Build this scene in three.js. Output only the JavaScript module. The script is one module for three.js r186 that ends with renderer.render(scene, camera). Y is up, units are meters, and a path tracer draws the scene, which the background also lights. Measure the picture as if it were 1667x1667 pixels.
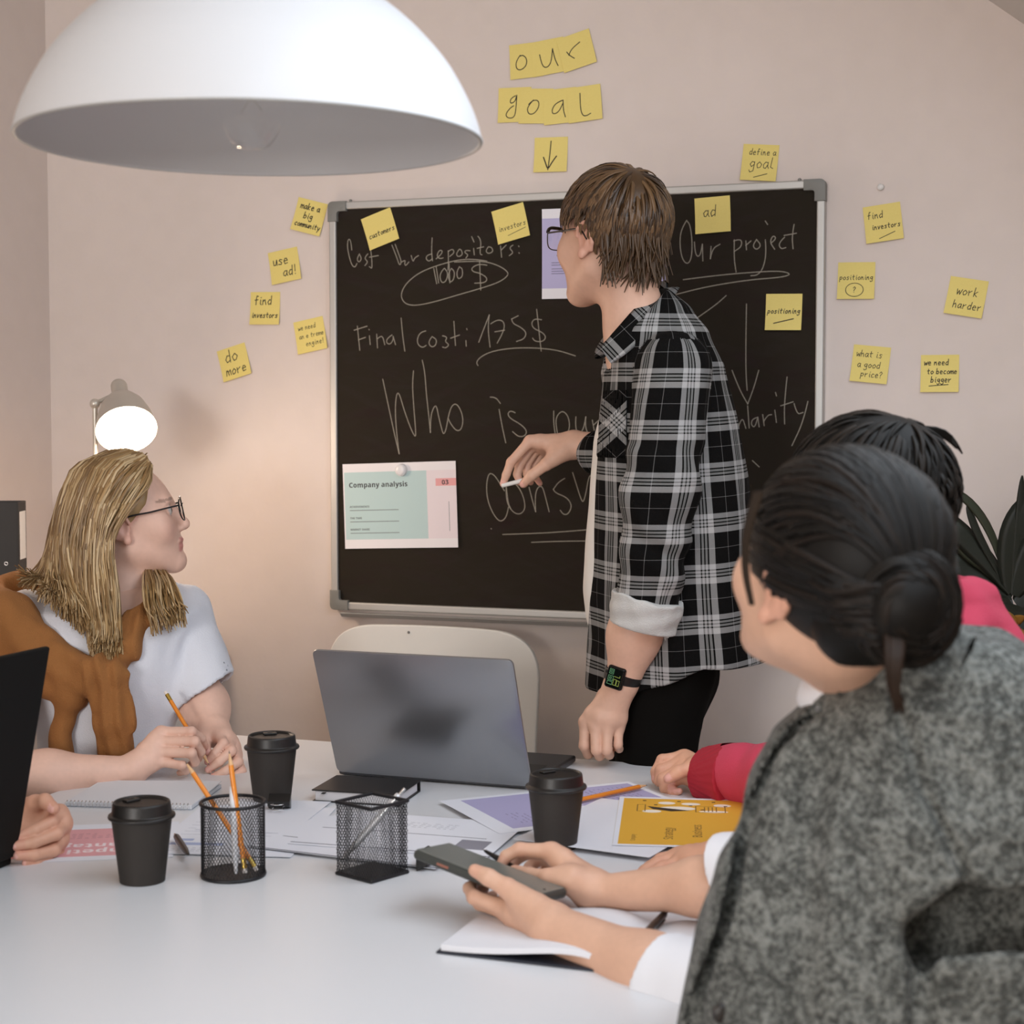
import * as THREE from 'three';
import { RoundedBoxGeometry } from 'three/addons/geometries/RoundedBoxGeometry.js';
import { mergeGeometries, mergeVertices, toCreasedNormals } from 'three/addons/utils/BufferGeometryUtils.js';
import { ImprovedNoise } from 'three/addons/math/ImprovedNoise.js';
import { RectAreaLightUniformsLib } from 'three/addons/lights/RectAreaLightUniformsLib.js';

// ---------------------------------------------------------------- camera, sky, large lights, exposure
RectAreaLightUniformsLib.init();
const PI = Math.PI, V3 = THREE.Vector3;
const F = 2730, CEN = 833.5, CAMH = 1.36, TURN = 19.2 * PI / 180, PITCH = Math.atan(151.5 / F), CAMZ = 3.424, TABLE = 0.743;
const scene = new THREE.Scene();
const camera = new THREE.PerspectiveCamera(2 * Math.atan(CEN / F) * 180 / PI, 1, 0.05, 60);
camera.rotation.order = 'YXZ';
camera.position.set(0, CAMH, CAMZ);
camera.rotation.set(-PITCH, TURN, 0);
camera.focus = 3.0; camera.userData.fStop = 6.5;
scene.background = new THREE.Color(0.62, 0.74, 0.9);
const renderer = new THREE.WebGLRenderer({ antialias: true });
renderer.toneMapping = THREE.LinearToneMapping;
renderer.toneMappingExposure = 0.82;
renderer.shadowMap.enabled = true;

// daylight that comes in through the roof window on the right and the window in the wall behind the camera
function areaLight(name, color, intensity, w, h, from, to) {
  const l = new THREE.RectAreaLight(color, intensity, w, h);
  l.name = name; l.position.set(...from); l.lookAt(...to); scene.add(l); return l;
}
const roofLight = areaLight('roof_window_daylight', new THREE.Color(0.84, 0.92, 1.0), 3.5, 2.2, 1.0, [1.02, 1.46, 2.7], [0.5, 0.72, 2.7]);
const frontLight = areaLight('rear_window_daylight', new THREE.Color(1.0, 0.985, 0.965), 28.0, 2.2, 1.5, [-1.25, 1.75, 5.45], [-1.25, 1.75, 0]);

// ---------------------------------------------------------------- helpers: placing
const CP = Math.cos(PITCH), SP = Math.sin(PITCH), CT = Math.cos(TURN), ST = Math.sin(TURN);
// a photo pixel and a distance in front of the lens -> a point in the turned frame (x right, y up, z towards the camera) that stands on the camera's foot
function K(px, py, Z) {
  const u = (px - CEN) / F, v = -(py - CEN) / F, d = CP + v * SP;
  return new V3(u / d * Z, CAMH + (v * CP - SP) / d * Z, -Z);
}
function T(px, py, h = TABLE) { const q = K(px, py, 1); return K(px, py, (h - CAMH) / (q.y - CAMH)); }
function toWorld(k) { return new V3(k.x * CT + k.z * ST, k.y, -k.x * ST + k.z * CT + CAMZ); }
function onWall(px, py, z = 0) {
  const a = toWorld(K(px, py, 1)), o = camera.position, t = (z - o.z) / (a.z - o.z);
  return new V3(o.x + (a.x - o.x) * t, o.y + (a.y - o.y) * t, z);
}
let seed = 7;
function rnd() { seed |= 0; seed = seed + 0x6D2B79F5 | 0; let t = Math.imul(seed ^ seed >>> 15, 1 | seed); t = t + Math.imul(t ^ t >>> 7, 61 | t) ^ t; return ((t ^ t >>> 14) >>> 0) / 4294967296; }
const rr = (a, b) => a + (b - a) * rnd();
const lerp = (a, b, t) => a + (b - a) * t, clamp = (x, a, b) => Math.max(a, Math.min(b, x));
const sstep = (a, b, x) => { const t = clamp((x - a) / (b - a), 0, 1); return t * t * (3 - 2 * t); };
const perlin = new ImprovedNoise();
const nz = (x, y, z) => perlin.noise(x, y, z);

const taken = {};
function numbered(n) { taken[n] = (taken[n] ?? -1) + 1; return taken[n] ? `${n}_${String(taken[n]).padStart(3, '0')}` : n; }
function tag(o, label, category, group) { o.userData.label = label; o.userData.category = category; if (group) o.userData.group = group; return o; }
function thing(name, label, category, pos, turn = 0, group) {
  const o = new THREE.Group(); o.name = numbered(name); o.position.copy(pos); o.rotation.y = turn; scene.add(o);
  return tag(o, label, category, group);
}
function part(name, geo, mat, parent, label) {
  const m = new THREE.Mesh(geo, mat); m.name = name; m.castShadow = m.receiveShadow = true; parent.add(m);
  if (label) m.userData.label = label; return m;
}
function single(name, geo, mat, pos, turn, label, category, group) {
  const m = new THREE.Mesh(geo, mat); m.name = numbered(name); m.castShadow = m.receiveShadow = true; m.position.copy(pos); m.rotation.y = turn; scene.add(m);
  return tag(m, label, category, group);
}
function struct(name, geo, mat, pos = [0, 0, 0]) {
  const m = new THREE.Mesh(geo, mat); m.name = name; m.castShadow = m.receiveShadow = true; m.position.set(...pos); m.userData.kind = 'structure'; scene.add(m); return m;
}

// ---------------------------------------------------------------- helpers: materials and textures
const rgb = (r, g, b) => new THREE.Color(r / 255, g / 255, b / 255).convertSRGBToLinear();
function mat(c, roughness = 0.6, o = {}) { return new THREE.MeshPhysicalMaterial({ color: c, roughness, ...o }); }
function canvas(w, h, draw) { const c = document.createElement('canvas'); c.width = w; c.height = h; draw(c.getContext('2d'), w, h); const t = new THREE.CanvasTexture(c); t.colorSpace = THREE.SRGBColorSpace; t.wrapS = t.wrapT = THREE.RepeatWrapping; return t; }
function dataTex(n, fn, srgb = false) {
  const d = new Uint8Array(n * n * 4);
  for (let j = 0; j < n; j++) for (let i = 0; i < n; i++) { const v = fn(i / n, j / n); const k = (j * n + i) * 4; for (let c = 0; c < 3; c++) d[k + c] = clamp(Array.isArray(v) ? v[c] : v, 0, 255); d[k + 3] = 255; }
  const t = new THREE.DataTexture(d, n, n); t.magFilter = THREE.LinearFilter; t.minFilter = THREE.LinearFilter; t.wrapS = t.wrapT = THREE.RepeatWrapping; if (srgb) t.colorSpace = THREE.SRGBColorSpace; t.needsUpdate = true; return t;
}
// tiling value noise
function tileNoise(per, sd) {
  const g = []; let s = sd; const r = () => { s = (s * 1664525 + 1013904223) >>> 0; return s / 4294967296; };
  for (let i = 0; i < per * per; i++) g.push(r());
  return (u, v) => { const x = u * per, y = v * per, i = Math.floor(x), j = Math.floor(y), a = x - i, b = y - j, fx = a * a * (3 - 2 * a), fy = b * b * (3 - 2 * b), q = (p, o) => g[((o % per + per) % per) * per + (p % per + per) % per]; return lerp(lerp(q(i, j), q(i + 1, j), fx), lerp(q(i, j + 1), q(i + 1, j + 1), fx), fy); };
}
// box-mapped uv in metres for any geometry
function boxUV(g, s = 1) {
  const q = g.index ? g.toNonIndexed() : g; if (!q.attributes.normal) q.computeVertexNormals();
  const p = q.attributes.position, uv = new Float32Array(p.count * 2), a = new V3(), b = new V3(), c = new V3();
  for (let i = 0; i < p.count; i += 3) {
    a.fromBufferAttribute(p, i); b.fromBufferAttribute(p, i + 1); c.fromBufferAttribute(p, i + 2);
    const n = b.clone().sub(a).cross(c.clone().sub(a)), x = Math.abs(n.x), y = Math.abs(n.y), z = Math.abs(n.z);
    [a, b, c].forEach((v, k) => { const [u, w] = x > y && x > z ? [v.z, v.y] : y > z ? [v.x, v.z] : [v.x, v.y]; uv[(i + k) * 2] = u * s; uv[(i + k) * 2 + 1] = w * s; });
  }
  q.setAttribute('uv', new THREE.BufferAttribute(uv, 2)); return q;
}
// ---------------------------------------------------------------- helpers: geometry
const rbox = (w, h, d, r = 0.002, s = 2) => new RoundedBoxGeometry(w, h, d, s, Math.min(r, w / 2.01, h / 2.01, d / 2.01));
const at = (g, x, y, z) => g.translate(x, y, z);
function plain(list) { return mergeGeometries(list.map(g => { const q = g.index ? g.toNonIndexed() : g; for (const k of Object.keys(q.attributes)) if (!['position', 'normal'].includes(k)) q.deleteAttribute(k); return q; })); }
function withColor(g, c) { const n = g.attributes.position.count, a = new Float32Array(n * 3); for (let i = 0; i < n; i++) { a[3 * i] = c.r; a[3 * i + 1] = c.g; a[3 * i + 2] = c.b; } g.setAttribute('color', new THREE.BufferAttribute(a, 3)); return g; }
const lathe = (pts, seg = 48) => new THREE.LatheGeometry(pts.map(p => new THREE.Vector2(p[0], p[1])), seg);
function tube(pts, r, seg = 24, sides = 8, closed = false) { return new THREE.TubeGeometry(new THREE.CatmullRomCurve3(pts.map(p => p.isVector3 ? p : new V3(...p)), closed), seg, r, sides, closed); }
function bar(a, b, r, sides = 10, r2 = r) { const d = b.clone().sub(a), g = new THREE.CylinderGeometry(r2, r, d.length(), sides); g.translate(0, d.length() / 2, 0); g.applyQuaternion(new THREE.Quaternion().setFromUnitVectors(new V3(0, 1, 0), d.normalize())); return g.translate(a.x, a.y, a.z); }
// a sheet of paper: top face carries the print (uv 0..1), slightly bowed, closed and thin
function sheet(w, d, bow = () => 0, thick = 0.0006, n = 10) {
  const pos = [], uv = [], idx = [], N = n + 1;
  for (let s = 0; s < 2; s++) for (let j = 0; j <= n; j++) for (let i = 0; i <= n; i++) { const u = i / n, v = j / n; pos.push((u - 0.5) * w, (s ? 0 : thick) + bow(u, v), (0.5 - v) * d); uv.push(u, v); }
  const o = N * N;
  for (let j = 0; j < n; j++) for (let i = 0; i < n; i++) { const a = j * N + i, b = a + 1, c = a + N, e = c + 1; idx.push(a, b, c, b, e, c, o + a, o + c, o + b, o + b, o + c, o + e); }
  const edge = (a, b) => idx.push(a, o + a, b, b, o + a, o + b);
  for (let i = 0; i < n; i++) { edge(i, i + 1); edge(n * N + i + 1, n * N + i); edge((i + 1) * N, i * N); edge(i * N + n, (i + 1) * N + n); }
  const g = new THREE.BufferGeometry(); g.setAttribute('position', new THREE.Float32BufferAttribute(pos, 3)); g.setAttribute('uv', new THREE.Float32BufferAttribute(uv, 2)); g.setIndex(idx);
  return toCreasedNormals(g, 0.6);
}
// a swept lock or ribbon: elliptical cross-section along a smooth curve
function sweep(pts, width, thick, seg = 10, sides = 6, out = null) {
  const c = new THREE.CatmullRomCurve3(pts), P = c.getPoints(seg), pos = [], nor = [], idx = [];
  for (let i = 0; i <= seg; i++) {
    const t = P[Math.min(i + 1, seg)].clone().sub(P[Math.max(i - 1, 0)]).normalize();
    let n = out ? (out.isVector3 && out.dir ? out.clone() : P[i].clone().sub(out)) : new V3(0, 0, 1);
    n.addScaledVector(t, -n.dot(t)).normalize(); const b = t.clone().cross(n), w = width(i / seg), h = thick(i / seg);
    for (let k = 0; k < sides; k++) { const a = k / sides * 2 * PI, ca = Math.cos(a), sa = Math.sin(a); pos.push(P[i].x + b.x * ca * w + n.x * sa * h, P[i].y + b.y * ca * w + n.y * sa * h, P[i].z + b.z * ca * w + n.z * sa * h); const m = new V3().addScaledVector(b, ca / Math.max(w, 1e-5)).addScaledVector(n, sa / Math.max(h, 1e-5)).normalize(); nor.push(m.x, m.y, m.z); }
  }
  for (let i = 0; i < seg; i++) for (let k = 0; k < sides; k++) { const a = i * sides + k, b = i * sides + (k + 1) % sides; idx.push(a, a + sides, b, b, a + sides, b + sides); }
  for (const r of [0, seg]) for (let k = 1; k < sides - 1; k++) idx.push(...(r ? [r * sides, r * sides + k + 1, r * sides + k] : [0, k, k + 1]));
  const g = new THREE.BufferGeometry(); g.setAttribute('position', new THREE.Float32BufferAttribute(pos, 3)); g.setAttribute('normal', new THREE.Float32BufferAttribute(nor, 3)); g.setIndex(idx); return g;
}
// ---------------------------------------------------------------- signed distance bodies and their mesh
const cap = (a, b, ra, rb = ra) => { const dx = b.x - a.x, dy = b.y - a.y, dz = b.z - a.z, L = dx * dx + dy * dy + dz * dz || 1e-9; return (x, y, z) => { const px = x - a.x, py = y - a.y, pz = z - a.z, t = clamp((px * dx + py * dy + pz * dz) / L, 0, 1), qx = px - dx * t, qy = py - dy * t, qz = pz - dz * t; return Math.sqrt(qx * qx + qy * qy + qz * qz) - (ra + (rb - ra) * t); }; };
const ell = (c, rx, ry, rz) => (x, y, z) => { const a = (x - c[0]) / rx, b = (y - c[1]) / ry, d = (z - c[2]) / rz, k0 = Math.sqrt(a * a + b * b + d * d), k1 = Math.sqrt(a * a / rx / rx + b * b / ry / ry + d * d / rz / rz); return k1 < 1e-9 ? -Math.min(rx, ry, rz) : k0 * (k0 - 1) / k1; };
const smin = (a, b, k) => { const h = Math.max(k - Math.abs(a - b), 0) / k; return Math.min(a, b) - h * h * k * 0.25; };
const smax = (a, b, k) => -smin(-a, -b, k);
function union(list) { return (x, y, z) => { let d = 1e9; for (const [f, k] of list) { const e = f(x, y, z); d = k < 0 ? smax(d, -e, -k) : k ? smin(d, e, k) : Math.min(d, e); } return d; }; }
// stack of elliptical sections; rows: {y, x, z, a, b} from top to bottom
function stack(rows, ex = 2.3, turn = 0) {
  const R = rows.slice().sort((p, q) => q.y - p.y), n = R.length, ct = Math.cos(turn), st = Math.sin(turn);
  return (x, y, z) => {
    let i = 0; while (i < n - 2 && y < R[i + 1].y) i++;
    const p = R[i], q = R[i + 1], t = clamp((p.y - y) / (p.y - q.y), 0, 1), s = t * t * (3 - 2 * t) * 0.5 + t * 0.5;
    const dx0 = x - lerp(p.x, q.x, s), dz0 = z - lerp(p.z, q.z, s), a = lerp(p.a, q.a, s), b = lerp(p.b, q.b, s);
    const dx = dx0 * ct - dz0 * st, dz = dx0 * st + dz0 * ct;
    const d = (Math.pow(Math.pow(Math.abs(dx) / a, ex) + Math.pow(Math.abs(dz) / b, ex), 1 / ex) - 1) * Math.min(a, b);
    return smax(d, Math.max(y - R[0].y, R[n - 1].y - y), 0.02);
  };
}
function rowsPx(list) { return list.map(([py, l, r, Z, b]) => { const A = K(l, py, Z), B = K(r, py, Z); return { y: A.y, x: (A.x + B.x) / 2, z: -Z, a: (B.x - A.x) / 2, b }; }); }
function hitZ(f, px, py, z0 = 1.2, z1 = 2.2) { for (let Z = z0; Z < z1; Z += 0.003) { const p = K(px, py, Z); if (f(p.x, p.y, p.z) < 0) return Z; } return z1; }
function bounds(pts, pad) { const b = new THREE.Box3().setFromPoints(pts); return b.expandByScalar(pad); }
function nets(f, box, h, color) {
  const o = box.min, nx = Math.ceil((box.max.x - o.x) / h) + 1, ny = Math.ceil((box.max.y - o.y) / h) + 1, nzz = Math.ceil((box.max.z - o.z) / h) + 1, B = 4;
  const v = new Float32Array(nx * ny * nzz), id = (i, j, k) => (k * ny + j) * nx + i;
  for (let k = 0; k < nzz; k += B) for (let j = 0; j < ny; j += B) for (let i = 0; i < nx; i += B) {
    const d = f(o.x + (i + 1.5) * h, o.y + (j + 1.5) * h, o.z + (k + 1.5) * h), far = Math.abs(d) > h * B * 1.9;
    for (let c = k; c < Math.min(k + B, nzz); c++) for (let b = j; b < Math.min(j + B, ny); b++) for (let a = i; a < Math.min(i + B, nx); a++) v[id(a, b, c)] = far ? d : f(o.x + a * h, o.y + b * h, o.z + c * h);
  }
  const vi = new Int32Array(nx * ny * nzz).fill(-1), pos = [], nor = [], col = [], idx = [];
  const E = [[0, 1], [2, 3], [4, 5], [6, 7], [0, 2], [1, 3], [4, 6], [5, 7], [0, 4], [1, 5], [2, 6], [3, 7]], e = h * 0.6;
  for (let k = 0; k < nzz - 1; k++) for (let j = 0; j < ny - 1; j++) for (let i = 0; i < nx - 1; i++) {
    let m = 0; const c = []; for (let q = 0; q < 8; q++) { const d = v[id(i + (q & 1), j + (q >> 1 & 1), k + (q >> 2))]; c.push(d); if (d < 0) m |= 1 << q; }
    if (m === 0 || m === 255) continue;
    let x = 0, y = 0, z = 0, n = 0;
    for (const [a, b] of E) if ((c[a] < 0) !== (c[b] < 0)) { const t = c[a] / (c[a] - c[b]); x += lerp(a & 1, b & 1, t); y += lerp(a >> 1 & 1, b >> 1 & 1, t); z += lerp(a >> 2, b >> 2, t); n++; }
    const X = o.x + (i + x / n) * h, Y = o.y + (j + y / n) * h, Z = o.z + (k + z / n) * h;
    let gx = f(X + e, Y, Z) - f(X - e, Y, Z), gy = f(X, Y + e, Z) - f(X, Y - e, Z), gz = f(X, Y, Z + e) - f(X, Y, Z - e); const L = Math.hypot(gx, gy, gz) || 1; gx /= L; gy /= L; gz /= L;
    vi[id(i, j, k)] = pos.length / 3; pos.push(X, Y, Z); nor.push(gx, gy, gz); if (color) col.push(...color(X, Y, Z, gx, gy, gz));
  }
  const quad = (a, b, c, d, flip) => { if (a < 0 || b < 0 || c < 0 || d < 0) return; flip ? idx.push(a, c, b, b, c, d) : idx.push(a, b, c, b, d, c); };
  for (let k = 1; k < nzz - 1; k++) for (let j = 1; j < ny - 1; j++) for (let i = 1; i < nx - 1; i++) {
    const s = v[id(i, j, k)] < 0;
    if (s !== (v[id(i + 1, j, k)] < 0)) quad(vi[id(i, j - 1, k - 1)], vi[id(i, j, k - 1)], vi[id(i, j - 1, k)], vi[id(i, j, k)], !s);
    if (s !== (v[id(i, j + 1, k)] < 0)) quad(vi[id(i - 1, j, k - 1)], vi[id(i - 1, j, k)], vi[id(i, j, k - 1)], vi[id(i, j, k)], !s);
    if (s !== (v[id(i, j, k + 1)] < 0)) quad(vi[id(i - 1, j - 1, k)], vi[id(i, j - 1, k)], vi[id(i - 1, j, k)], vi[id(i, j, k)], !s);
  }
  const g = new THREE.BufferGeometry(); g.setAttribute('position', new THREE.Float32BufferAttribute(pos, 3)); g.setAttribute('normal', new THREE.Float32BufferAttribute(nor, 3)); if (color) g.setAttribute('color', new THREE.Float32BufferAttribute(col, 3)); g.setIndex(idx); return g;
}
// uv by region: fn(centre of a face) -> function(point) -> [u, v]
function faceUV(g, fn) {
  const q = g.toNonIndexed(), p = q.attributes.position, uv = new Float32Array(p.count * 2), a = new V3(), c = new V3();
  for (let i = 0; i < p.count; i += 3) {
    c.set(0, 0, 0); for (let k = 0; k < 3; k++) c.add(a.fromBufferAttribute(p, i + k)); c.divideScalar(3); const m = fn(c), r = [];
    for (let k = 0; k < 3; k++) r.push(m(a.fromBufferAttribute(p, i + k)));
    if (m.wrap) for (let k = 1; k < 3; k++) { while (r[k][0] - r[0][0] > m.wrap / 2) r[k][0] -= m.wrap; while (r[0][0] - r[k][0] > m.wrap / 2) r[k][0] += m.wrap; }
    r.forEach((w, k) => { uv[(i + k) * 2] = w[0]; uv[(i + k) * 2 + 1] = w[1]; });
  }
  q.setAttribute('uv', new THREE.BufferAttribute(uv, 2)); return q;
}
// ---------------------------------------------------------------- the room
const XL = -2.357, XR = 1.6, ZF = 7.6, CEIL = 2.75;
const plasterA = tileNoise(8, 11), plasterB = tileNoise(64, 5);
const plasterMap = dataTex(256, (u, v) => { const n = plasterA(u, v) * 0.6 + plasterB(u, v) * 0.4; return [221 + 7 * n, 208 + 7 * n, 200 + 8 * n]; }, true);
plasterMap.repeat.set(0.5, 0.5);
const plasterBump = dataTex(256, (u, v) => plasterB(u, v) * 160 + plasterA(u, v) * 60);
plasterBump.repeat.set(2, 2);
const wallMat = mat(0xffffff, 0.86, { map: plasterMap, bumpMap: plasterBump, bumpScale: 0.0003 });
const ceilMat = mat(rgb(232, 226, 218), 0.9);
const box3 = (x0, x1, y0, y1, z0, z1) => new THREE.BoxGeometry(x1 - x0, y1 - y0, z1 - z0).translate((x0 + x1) / 2, (y0 + y1) / 2, (z0 + z1) / 2);
struct('wall_back', boxUV(box3(XL - 0.15, XR + 0.15, 0, 3, -0.15, 0)), wallMat);
struct('wall_left', boxUV(box3(XL - 0.15, XL, 0, 3, 0, ZF)), wallMat);
struct('wall_right', boxUV(box3(XR, XR + 0.15, 0, 0.95, 0, ZF)), wallMat);
const fw = { x0: -2.05, x1: -0.45, y0: 1.2, y1: 2.32 };
struct('wall_front', boxUV(plain([box3(XL - 0.15, fw.x0, 0, 3, ZF, ZF + 0.15), box3(fw.x1, XR + 0.15, 0, 3, ZF, ZF + 0.15), box3(fw.x0, fw.x1, 0, fw.y0, ZF, ZF + 0.15), box3(fw.x0, fw.x1, fw.y1, 3, ZF, ZF + 0.15)])), wallMat);
const floorA = tileNoise(4, 3), floorB = tileNoise(96, 9);
const floorMap = dataTex(256, (u, v) => { const n = floorA(u, v) * 0.5 + floorB(u * 0.2, v) * 0.5; return [176 + 26 * n, 170 + 24 * n, 162 + 22 * n]; }, true);
struct('floor', boxUV(box3(XL - 0.15, XR + 0.15, -0.12, 0, -0.15, ZF + 0.15)), mat(0xffffff, 0.5, { map: floorMap }));
// sloping roof on the right with a roof window in it
const slopeY = x => 2.171 - 0.77 * (x + 0.213), XB = -0.213 - (CEIL - 2.171) / 0.77, SA = Math.atan(0.77);
struct('ceiling', box3(XL - 0.15, XB + 0.1, CEIL, CEIL + 0.15, -0.15, ZF + 0.15), ceilMat);
function slopeSlab(x0, x1, z0, z1) { const L = (x1 - x0) / Math.cos(SA), g = new THREE.BoxGeometry(L, 0.12, z1 - z0).translate(0, 0.06, 0); g.rotateZ(-SA); return g.translate((x0 + x1) / 2, slopeY((x0 + x1) / 2), (z0 + z1) / 2); }
const rw = { x0: -0.5, x1: 0.45, z0: 0.75, z1: 3.2 };
struct('ceiling_slope', boxUV(plain([slopeSlab(XB - 0.03, rw.x0, -0.15, ZF + 0.15), slopeSlab(rw.x1, XR + 0.2, -0.15, ZF + 0.15), slopeSlab(rw.x0, rw.x1, -0.15, rw.z0), slopeSlab(rw.x0, rw.x1, rw.z1, ZF + 0.15)])), mat(rgb(214, 208, 202), 0.9));
const frameMat = mat(rgb(240, 240, 238), 0.4), paneMat = mat(0xffffff, 0.02, { transmission: 1, thickness: 0, ior: 1.5 });
function windowUnit(n, w, h, place, bars) {
  const g = new THREE.Group(); g.name = 'window_' + n; g.userData.kind = 'structure'; scene.add(g); place(g);
  const b = (x, y, ww, hh) => at(rbox(ww, hh, 0.07, 0.006), x, y, 0), list = [b(0, h / 2 - 0.03, w, 0.06), b(0, -h / 2 + 0.03, w, 0.06), b(-w / 2 + 0.03, 0, 0.06, h), b(w / 2 - 0.03, 0, 0.06, h)];
  for (let i = 1; i < bars; i++) list.push(b(-w / 2 + w * i / bars, 0, 0.05, h));
  part('window_frame', plain(list), frameMat, g);
  for (let i = 0; i < bars; i++) part('pane', at(rbox(w / bars - 0.08, h - 0.1, 0.006, 0.001), -w / 2 + w * (i + 0.5) / bars, 0, 0), paneMat, g);
}
windowUnit(1, fw.x1 - fw.x0, fw.y1 - fw.y0, g => g.position.set((fw.x0 + fw.x1) / 2, (fw.y0 + fw.y1) / 2, ZF + 0.08), 3);
windowUnit(2, rw.z1 - rw.z0, (rw.x1 - rw.x0) / Math.cos(SA), g => { const xm = (rw.x0 + rw.x1) / 2; g.rotation.order = 'YXZ'; g.rotation.set(PI / 2 - SA, -PI / 2, 0); g.position.set(xm + 0.06 * Math.sin(SA), slopeY(xm) + 0.06 * Math.cos(SA), (rw.z0 + rw.z1) / 2); }, 3);
struct('baseboard_back', boxUV(plain([rbox(XR - XL, 0.08, 0.015, 0.004).translate((XL + XR) / 2, 0.04, 0.0078)])), frameMat);
{ // window reveal light follows the real openings: see roofLight and frontLight at the top of the file
  const xm = (rw.x0 + rw.x1) / 2; roofLight.width = 2.3; roofLight.height = 1.0; roofLight.position.set(xm - 0.61 * 0.03, slopeY(xm) - 0.79 * 0.03, (rw.z0 + rw.z1) / 2); roofLight.lookAt(xm - 0.61, slopeY(xm) - 0.79, (rw.z0 + rw.z1) / 2);
  frontLight.width = 1.5; frontLight.height = 1.05; frontLight.position.set((fw.x0 + fw.x1) / 2, (fw.y0 + fw.y1) / 2, ZF - 0.03); frontLight.lookAt((fw.x0 + fw.x1) / 2, (fw.y0 + fw.y1) / 2, 0);
}

// ---------------------------------------------------------------- stroke lettering for handwriting
const GL = { // single-line letters on a grid: x 0..10, y 0 (base) .. 10 (x-height), ascender 18, descender -7
  a: [[8, 9, 4, 10, 1, 6, 2, 1, 5, 0, 8, 6], [8, 10, 8, 3, 10, 0]], b: [[1, 18, 1, 0], [1, 6, 5, 10, 8, 6, 6, 0, 1, 1]], c: [[8, 9, 4, 10, 1, 5, 3, 0, 8, 1]], d: [[8, 9, 4, 10, 1, 5, 3, 0, 8, 3], [8, 18, 8, 0]],
  e: [[1, 5, 8, 6, 6, 10, 3, 10, 1, 5, 3, 0, 8, 1]], f: [[8, 17, 5, 18, 4, 12, 4, 0], [1, 9, 8, 10]], g: [[8, 9, 4, 10, 1, 6, 4, 2, 8, 6], [8, 10, 8, -5, 3, -7, 1, -4]], h: [[1, 18, 1, 0], [1, 6, 5, 10, 7, 7, 8, 0]],
  i: [[3, 10, 3, 2, 5, 0], [3, 14, 3.6, 14.6]], k: [[1, 18, 1, 0], [7, 10, 1, 5, 7, 0]], l: [[2, 18, 2, 2, 6, 0]], m: [[0, 10, 0, 0], [0, 7, 3, 10, 5, 0], [5, 7, 8, 10, 10, 0]], n: [[1, 10, 1, 0], [1, 6, 5, 10, 8, 0]],
  o: [[5, 10, 1, 6, 3, 0, 7, 1, 9, 6, 5, 10]], p: [[1, 10, 1, -7], [1, 8, 5, 10, 8, 6, 5, 1, 1, 2]], r: [[1, 10, 2, 0], [2, 6, 7, 10]], s: [[8, 9, 4, 10, 2, 8, 7, 4, 6, 0, 1, 1]], t: [[4, 16, 4, 2, 7, 0], [1, 10, 8, 11]],
  u: [[1, 10, 2, 1, 6, 1, 8, 10], [8, 10, 9, 0]], v: [[1, 10, 4, 0, 8, 10]], w: [[0, 10, 2, 0, 5, 8, 7, 0, 10, 10]], y: [[1, 10, 4, 2], [9, 10, 3, -7]], '!': [[2, 18, 3, 5], [3, 1, 3.5, 0.6]], '?': [[1, 14, 4, 18, 8, 14, 4, 8, 4, 5], [4, 1, 4.5, 0.6]], ' ': [],
};
function hand2d(g, txt, x, y, s, lw, slant = 0.1) { // s = x-height in px
  let tw = 0; for (const ch of txt) tw += (GL[ch] || []).length ? (ch === 'i' || ch === 'l' ? 0.75 : 1.12) : 0.7;
  s = Math.min(s, (153 - x) / tw);
  g.lineWidth = lw; g.lineCap = g.lineJoin = 'round';
  for (const ch of txt) {
    for (const st of GL[ch] || []) { g.beginPath(); for (let i = 0; i < st.length; i += 2) { const X = x + (st[i] + st[i + 1] * slant) * s / 10 + rr(-0.03, 0.03) * s, Y = y - st[i + 1] * s / 10 + rr(-0.03, 0.03) * s; i ? g.lineTo(X, Y) : g.moveTo(X, Y); } g.stroke(); }
    x += s * ((GL[ch] || []).length ? (ch === 'i' || ch === 'l' ? 0.75 : 1.12) : 0.7);
  }
  return x;
}
function smooth(g, pts) { g.beginPath(); g.moveTo(pts[0][0], pts[0][1]); if (pts.length === 2) g.lineTo(...pts[1]); else { for (let i = 1; i < pts.length - 1; i++) { const mx = (pts[i][0] + pts[i + 1][0]) / 2, my = (pts[i][1] + pts[i + 1][1]) / 2; g.quadraticCurveTo(pts[i][0], pts[i][1], mx, my); } g.lineTo(...pts[pts.length - 1]); } g.stroke(); }

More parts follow.
